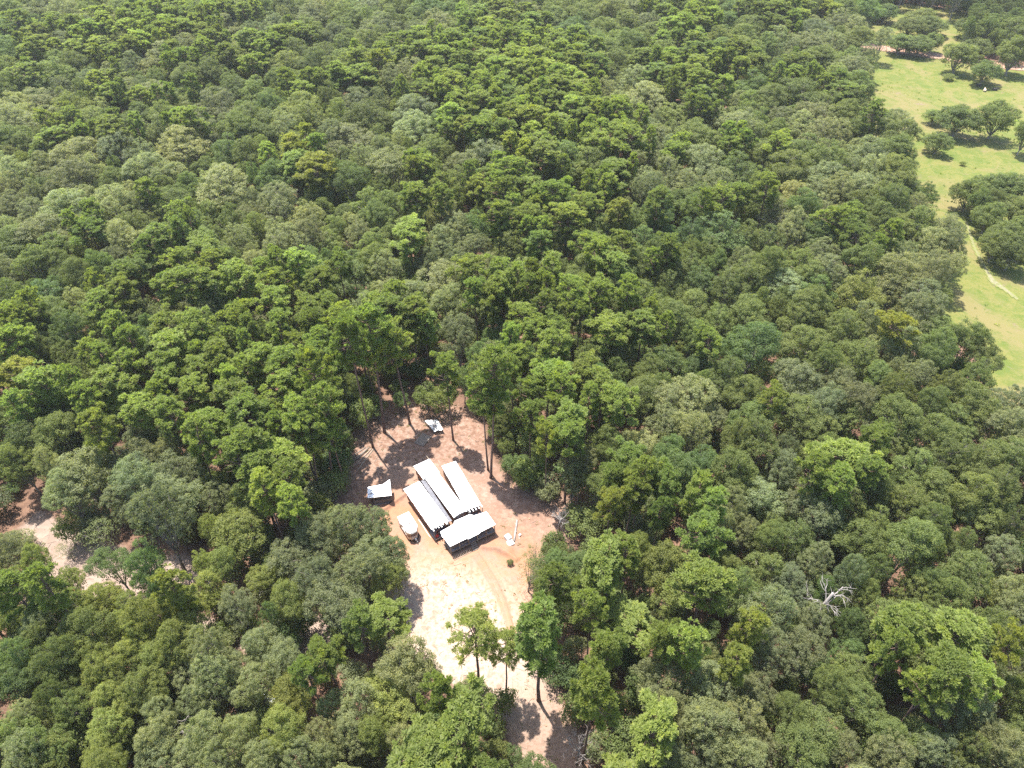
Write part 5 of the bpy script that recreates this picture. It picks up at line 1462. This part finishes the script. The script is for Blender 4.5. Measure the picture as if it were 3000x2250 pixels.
def open_px(x, y, r, h):
    """would a crown here cover ground that lies open in the photograph"""
    for hh in (h * .95, h * .6, h * .3):
        for dx in (-r, 0, r):
            u, v, dep = pix(x + dx * .9, y, hh)
            for P in VIS:
                if pin(u, v, P): return True
    return False


def in_frame(x, y, h, pad=60):
    u, v, dep = pix(x, y, h)
    u2, v2, dep2 = pix(x, y, 1.0)
    return dep > 5 and -pad < u < 3000 + pad and (-pad < v < 2250 + pad or -pad < v2 < 2250 + pad)


cells = {}
def put_cell(x, y, r): cells.setdefault((int(x // 8), int(y // 8)), []).append((x, y, r))
for x, y, r in zip(TX, TY, TR): put_cell(x, y, r)
def near(x, y, r, f):
    i, j = int(x // 8), int(y // 8)
    for a in (-1, 0, 1):
        for b in (-1, 0, 1):
            for (px_, py_, pr) in cells.get((i + a, j + b), ()):
                if (px_ - x) ** 2 + (py_ - y) ** 2 < (f * (r + pr)) ** 2: return True
    return False


def half_width(y): return 0.71 * (y * CP + CAM_H * SP) + 34.0


extra = []      # fill trees
for attempt in range(4):
    gy = 14.0
    while gy < 560:
        gx = -half_width(gy)
        while gx < half_width(gy):
            x = gx + rng.uniform(-2.6, 2.6); y = gy + rng.uniform(-2.6, 2.6)
            gx += 5.6
            r = (rng.uniform(2.6, 4.4) if y < 260 else rng.uniform(3.6, 6.2)) if attempt < 2 else rng.uniform(1.8, 2.8)
            if near(x, y, r, .70): continue
            if any(pin(x, y, P) for P in OPENW): continue
            i = int(np.argmin((AX - x) ** 2 + (AY - y) ** 2 + rng.uniform(0, 60, len(AX))))
            k = AK[i]
            if k in 'QA': k = 'O'
            H = height_for(k, 2 * r)
            if open_px(x, y, r, H): continue
            put_cell(x, y, r)
            extra.append((x, y, 2 * r, H, k))
        gy += 5.6
for e in extra: add_tree(*e)
under = []      # undergrowth between the stems
gy = 18.0
while gy < 420:
    gx = -half_width(gy)
    while gx < half_width(gy):
        x = gx + rng.uniform(-2, 2); y = gy + rng.uniform(-2, 2)
        gx += 4.3
        if any(pin(x, y, P) for P in OPENW): continue
        r = rng.uniform(1.6, 3.0)
        H = rng.uniform(4.0, 9.5)
        if open_px(x, y, r, H): continue
        under.append((x, y, 2 * r, H, rng.choice(['O', 'B', 'D', 'O', 'G'])))
    gy += 4.3

# ------------------------------------------------------------------ individual trees
NAMES = {'field': ('oak_tree', 'oak tree'), 'pine': ('pine_tree', 'pine tree'), 'openpine': ('pine_tree', 'pine tree'), 'oak': ('oak_tree', 'oak tree'), 'pale': ('pale_oak_tree', 'pale oak'), 'airy': ('sapling', 'sapling'), 'small': ('sapling', 'sapling')}
ROWS = ['top strip', 'upper strip', 'upper middle strip', 'centre strip', 'lower middle strip', 'lower strip', 'bottom strip']
COLS = ['far left', 'left', 'centre left', 'centre', 'centre right', 'right', 'far right']
ORD = ['first', 'second', 'third', 'fourth', 'fifth', 'sixth', 'seventh', 'eighth', 'ninth', 'tenth', 'eleventh', 'twelfth', 'thirteenth', 'fourteenth', 'fifteenth', 'sixteenth', 'seventeenth', 'eighteenth', 'nineteenth', 'twentieth'] + ['twenty-' + q for q in ('first', 'second', 'third', 'fourth', 'fifth', 'sixth', 'seventh', 'eighth', 'ninth')] + ['thirtieth'] + ['thirty-' + q for q in ('first', 'second', 'third', 'fourth', 'fifth', 'sixth')]


def spawn(t, name, cat, label, group):
    tm, cm, d0, H0 = PROTO[t['fam']][t['pi']]
    e = empty(name, (t['x'], t['y'], 0), t['rz'])
    sx = t['d'] / d0
    st_ = float(rng.uniform(.88, 1.14))
    e.scale = (sx * st_, sx / st_, t['H'] / H0)
    e.rotation_euler = (float(rng.normal(0, .035)), float(rng.normal(0, .035)), t['rz'])
    tag(e, label, cat, group)
    a = bpy.data.objects.new('trunk', tm)
    b = bpy.data.objects.new('crown', cm)
    for o in (a, b):
        o.parent = e
        COL.objects.link(o)
    b['tint'] = list(t['t'])
    return e


fams = {}
mass = []
for t in trees:
    t['pi'] = int(rng.integers(len(PROTO[t['fam']])))
    u, v, dep = pix(t['x'], t['y'], t['H'] * .75)
    t['u'], t['v'], t['s'] = u, v, t['d'] * FPX / dep
    if t['label']:
        t['s'] = 1e6
    if not in_frame(t['x'], t['y'], t['H'] * .8, 25):
        mass.append(t)
    else:
        fams.setdefault(NAMES[t['fam']][0], []).append(t)
keep = []
for nm, L in fams.items():
    L.sort(key=lambda t: -t['s'])
    keep += L[:300]
    mass += L[300:]
zone = {}
for t in keep:
    if t['label']: continue
    r_ = min(6, max(0, int(t['v'] / 2250 * 7))); c_ = min(6, max(0, int(t['u'] / 3000 * 7)))
    zone.setdefault((NAMES[t['fam']][0], t['k'], r_, c_), []).append(t)
for (nm, k, r_, c_), L in zone.items():
    L.sort(key=lambda t: t['u'])
    for i, t in enumerate(L):
        kind = 'pine' if nm == 'pine_tree' else 'oak'
        if len(L) == 1:
            t['label'] = 'only %s %s in the %s of the forest, %s' % (LOOK[k], kind, ROWS[r_], COLS[c_])
        else:
            t['label'] = '%s %s, %s from left of its colour in the %s, %s' % (LOOK[k], kind, ORD[min(i, 35)], ROWS[r_], COLS[c_])
GROUPS = {'pine_tree': 'pines of the forest', 'oak_tree': 'green oaks of the forest', 'pale_oak_tree': 'pale oaks of the forest', 'sapling': 'saplings and bushes around the clearings'}
for t in keep:
    nm, cat = NAMES[t['fam']]
    if t['fam'] == 'small' and t['H'] < 4.2: nm, cat = 'bush', 'bush'
    spawn(t, nm, cat, t['label'], GROUPS.get(nm, 'saplings and bushes around the clearings'))
for i, (fu, fv, pi, H, lab) in enumerate(DEAD):
    tm, lm, d0, H0 = PROTO['dead'][pi]
    z0 = 0.0 if i in (0, 2) else H * 0.66
    x, y = ground(fu, fv, z0)
    e = empty('dead_tree', (x, y, 0), i * 1.3)
    s_ = H / H0
    e.scale = (s_, s_, s_)
    tag(e, lab, 'dead tree', 'bare dead trees')
    for nme, me in (('trunk', tm), ('bare_limbs', lm)):
        o = bpy.data.objects.new(nme, me)
        o.parent = e
        COL.objects.link(o)


# ------------------------------------------------------------------ the rest of the wood as one mass
def join_mesh(name, a, b):
    va = np.empty(len(a.vertices) * 3, np.float32); a.vertices.foreach_get('co', va)
    vb = np.empty(len(b.vertices) * 3, np.float32); b.vertices.foreach_get('co', vb)
    fb = np.empty(len(b.loops), np.int32); b.loops.foreach_get('vertex_index', fb)
    fb = fb.reshape(-1, 4)
    lv = np.empty(len(b.polygons), np.float32); b.attributes['lv'].data.foreach_get('value', lv)
    fa = [tuple(p.vertices) for p in a.polygons]
    fa = np.array([p if len(p) == 4 else (p + (p[-1],) * (4 - len(p)))[:4] for p in fa if len(p) in (4,)], np.int32)
    me = np_mesh(name, np.concatenate([va.reshape(-1, 3), vb.reshape(-1, 3)]), np.concatenate([fa, fb + len(a.vertices)]), {'lv': np.concatenate([np.full(len(fa), .5, np.float32), lv])})
    me.materials.append(a.materials[0]); me.materials.append(b.materials[0])
    mi = np.zeros(len(me.polygons), np.int32); mi[len(fa):] = 1
    me.polygons.foreach_set('material_index', mi)
    return me


LIB = bpy.data.collections.new('tree_kinds')
lib_i = {}
for fam, take in (('oak', 9), ('pale', 7), ('pine', 9), ('small', 3), ('field', 3)):
    for i in range(take):
        nm = 'kind_%02d' % len(lib_i)
        o = bpy.data.objects.new(nm, join_mesh(nm, PROTO[fam][i][0], PROTO[fam][i][1]))
        LIB.objects.link(o)
        lib_i[(fam, i)] = len(lib_i)


def forest_mass(name, items, label, cat):
    """items: x y z sx sz rz index tint -> one object that scatters tree shapes on its points"""
    n = len(items)
    me = bpy.data.meshes.new(name)
    me.vertices.add(n)
    me.vertices.foreach_set('co', np.array([i[0:3] for i in items], np.float32).ravel())
    for key, typ, fld, arr in (('scl', 'FLOAT_VECTOR', 'vector', [(i[3], i[3], i[4]) for i in items]), ('rot', 'FLOAT_VECTOR', 'vector', [(0, 0, i[5]) for i in items]), ('tint', 'FLOAT_VECTOR', 'vector', [i[7] for i in items])):
        a = me.attributes.new(key, typ, 'POINT')
        a.data.foreach_set(fld, np.array(arr, np.float32).ravel())
    a = me.attributes.new('kix', 'INT', 'POINT')
    a.data.foreach_set('value', np.array([i[6] for i in items], np.int32))
    o = link(name, me, None)
    ng = bpy.data.node_groups.new(name, 'GeometryNodeTree')
    ng.interface.new_socket('Geometry', in_out='INPUT', socket_type='NodeSocketGeometry')
    ng.interface.new_socket('Geometry', in_out='OUTPUT', socket_type='NodeSocketGeometry')
    gi, go = ng.nodes.new('NodeGroupInput'), ng.nodes.new('NodeGroupOutput')
    ci = ng.nodes.new('GeometryNodeCollectionInfo')
    ci.inputs['Collection'].default_value = LIB
    ci.inputs['Separate Children'].default_value = True
    ci.inputs['Reset Children'].default_value = True
    ip = ng.nodes.new('GeometryNodeInstanceOnPoints')
    ip.inputs['Pick Instance'].default_value = True

    def na(nm_, ty):
        q = ng.nodes.new('GeometryNodeInputNamedAttribute')
        q.data_type = ty
        q.inputs['Name'].default_value = nm_
        return q.outputs['Attribute']
    e2r = ng.nodes.new('FunctionNodeEulerToRotation')
    L = ng.links.new
    L(gi.outputs[0], ip.inputs['Points'])
    L(ci.outputs[0], ip.inputs['Instance'])
    L(na('kix', 'INT'), ip.inputs['Instance Index'])
    L(na('rot', 'FLOAT_VECTOR'), e2r.inputs[0])
    L(e2r.outputs[0], ip.inputs['Rotation'])
    L(na('scl', 'FLOAT_VECTOR'), ip.inputs['Scale'])
    L(ip.outputs[0], go.inputs[0])
    mod = o.modifiers.new('scatter', 'NODES')
    mod.node_group = ng
    return tag(o, label, cat, kind='stuff')


items = []
for t in mass:
    fam = {'openpine': 'pine', 'airy': 'oak'}.get(t['fam'], t['fam'])
    pi = t['pi'] % len(PROTO[fam])
    _, _, d0, H0 = PROTO[fam][pi]
    items.append((t['x'], t['y'], 0, t['d'] / d0, t['H'] / H0, t['rz'], lib_i[(fam, pi)], t['t']))
forest_mass('distant_forest', items, 'mass of far trees filling the forest towards the top of the picture', 'forest')
items = []
for x, y, d, H, k in under:
    pi = int(rng.integers(3))
    _, _, d0, H0 = PROTO['small'][pi]
    items.append((x, y, 0, d / d0, H / H0, float(rng.uniform(0, 6.28)), lib_i[('small', pi)], tinted(k)))
forest_mass('undergrowth', items, 'leafy undergrowth filling the gaps between the forest trees', 'undergrowth')
print('TREES', len(trees), 'kept', len(keep), 'mass', len(mass), 'under', len(under))



# ------------------------------------------------------------------ weeds, grass tufts and twigs
def tufts(name, pts, size, lean, nblade, tint, label, cat, mat):
    n = len(pts)
    c = np.repeat(np.array(pts, float), nblade, 0)
    s = np.repeat(rng.uniform(size[0], size[1], n), nblade)[:, None]
    d = unit(rng.normal(size=c.shape) * lean + np.array([0, 0, .8]))
    d[:, 2] = np.abs(d[:, 2])
    c[:, :2] += rng.normal(0, .45, (len(c), 2)) * s
    sd = unit(np.cross(d, rng.normal(size=c.shape)))
    wv = s * rng.uniform(.14, .26, (len(c), 1))
    L = s * rng.uniform(.6, 1.1, (len(c), 1))
    v = np.stack([c, c + d * L * .55 + sd * wv, c + d * L, c + d * L * .55 - sd * wv], 1).reshape(-1, 3)
    me = np_mesh(name, v, np.arange(len(v)).reshape(-1, 4), {'lv': np.clip(np.repeat(rng.normal(.5, .2, n), nblade) + rng.normal(0, .12, len(c)), 0, 1)})
    me.materials.append(mat)
    o = link(name, me, None)
    o['tint'] = list(tint)
    return tag(o, label, cat, kind='stuff')


def scatter_px(polys, n, ok=None, zoff=.05):
    out = []
    for P in polys:
        W_ = gl(P)
        xs_, ys_ = [p[0] for p in W_], [p[1] for p in W_]
        k = 0
        while k < n:
            x, y = rng.uniform(min(xs_), max(xs_)), rng.uniform(min(ys_), max(ys_))
            k += 1
            if pin(x, y, W_) and (ok is None or ok(x, y)): out.append((x, y, zoff))
    return out


def patchy(x, y):
    q = math.sin(x * .09 + 1.3) * math.sin(y * .07 + .4) + .5 * math.sin(x * .23 + y * .19)
    return rng.random() < .12 + .5 * max(0, q)


tufts('meadow_weeds', scatter_px([MEAD], 3600, patchy), (.25, .75), 1.1, 9, (.135, .19, .04), 'clumps of taller dark green weeds dotted over the meadow', 'weeds', M_LEAF)
FW = gl(CLEAR)


def off_houses(x, y):
    u, v, _ = pix(x, y, 0)
    return not (1060 < u < 1470 and 1350 < v < 1650)


tufts('clearing_grass', scatter_px([CLEAR], 620, off_houses), (.18, .42), .8, 8, (.14, .16, .05), 'sparse grass tufts on the bare earth of the clearing', 'grass', M_LEAF)
tw = MB()
for x, y, z in scatter_px([CLEAR, LEFTS], 520, off_houses):
    a = rng.uniform(0, 6.28); L = rng.uniform(.4, 1.6)
    dx, dy = math.cos(a) * L / 2, math.sin(a) * L / 2
    tw.tube([(x - dx, y - dy, .11), (x + rng.normal(0, .08), y + rng.normal(0, .08), .14), (x + dx, y + dy, .11)], [.03, .025, .012], 4, False)
tag(tw.build('fallen_twigs', M_WOOD), 'dead twigs scattered over the bare ground', 'twigs', kind='stuff')
rk = MB()
for x, y, z in scatter_px([CLEAR], 420, off_houses):
    s_ = rng.uniform(.06, .2)
    P_ = [(x + s_ * math.cos(q * 1.257 + x) * rng.uniform(.7, 1.2), y + s_ * math.sin(q * 1.257 + x) * rng.uniform(.7, 1.2)) for q in range(5)]
    rk.prism(P_, .02, [.12 + s_ * rng.uniform(.2, .6) for _ in range(5)])
tag(rk.build('clods', plain('clay_clod', (.30, .17, .10), (.24, .15, .10), .95, 2.0)), 'clods of clay lying on the bare earth', 'clods', kind='stuff')

# ------------------------------------------------------------------ thin summer haze over the whole place
hz, ht, ho = nt('haze_air')
pv = N(ht, 'ShaderNodeVolumePrincipled')
pv.inputs['Color'].default_value = (0.95, 0.98, 1.0, 1)
pv.inputs['Density'].default_value = 0.00009
pv.inputs['Anisotropy'].default_value = 0.25
ht.links.new(pv.outputs[0], ho.inputs['Volume'])
tag(MB().prism([(-700, -120), (700, -120), (700, 900), (-700, 900)], -1.0, 106.0).build('haze', hz), kind='stuff')
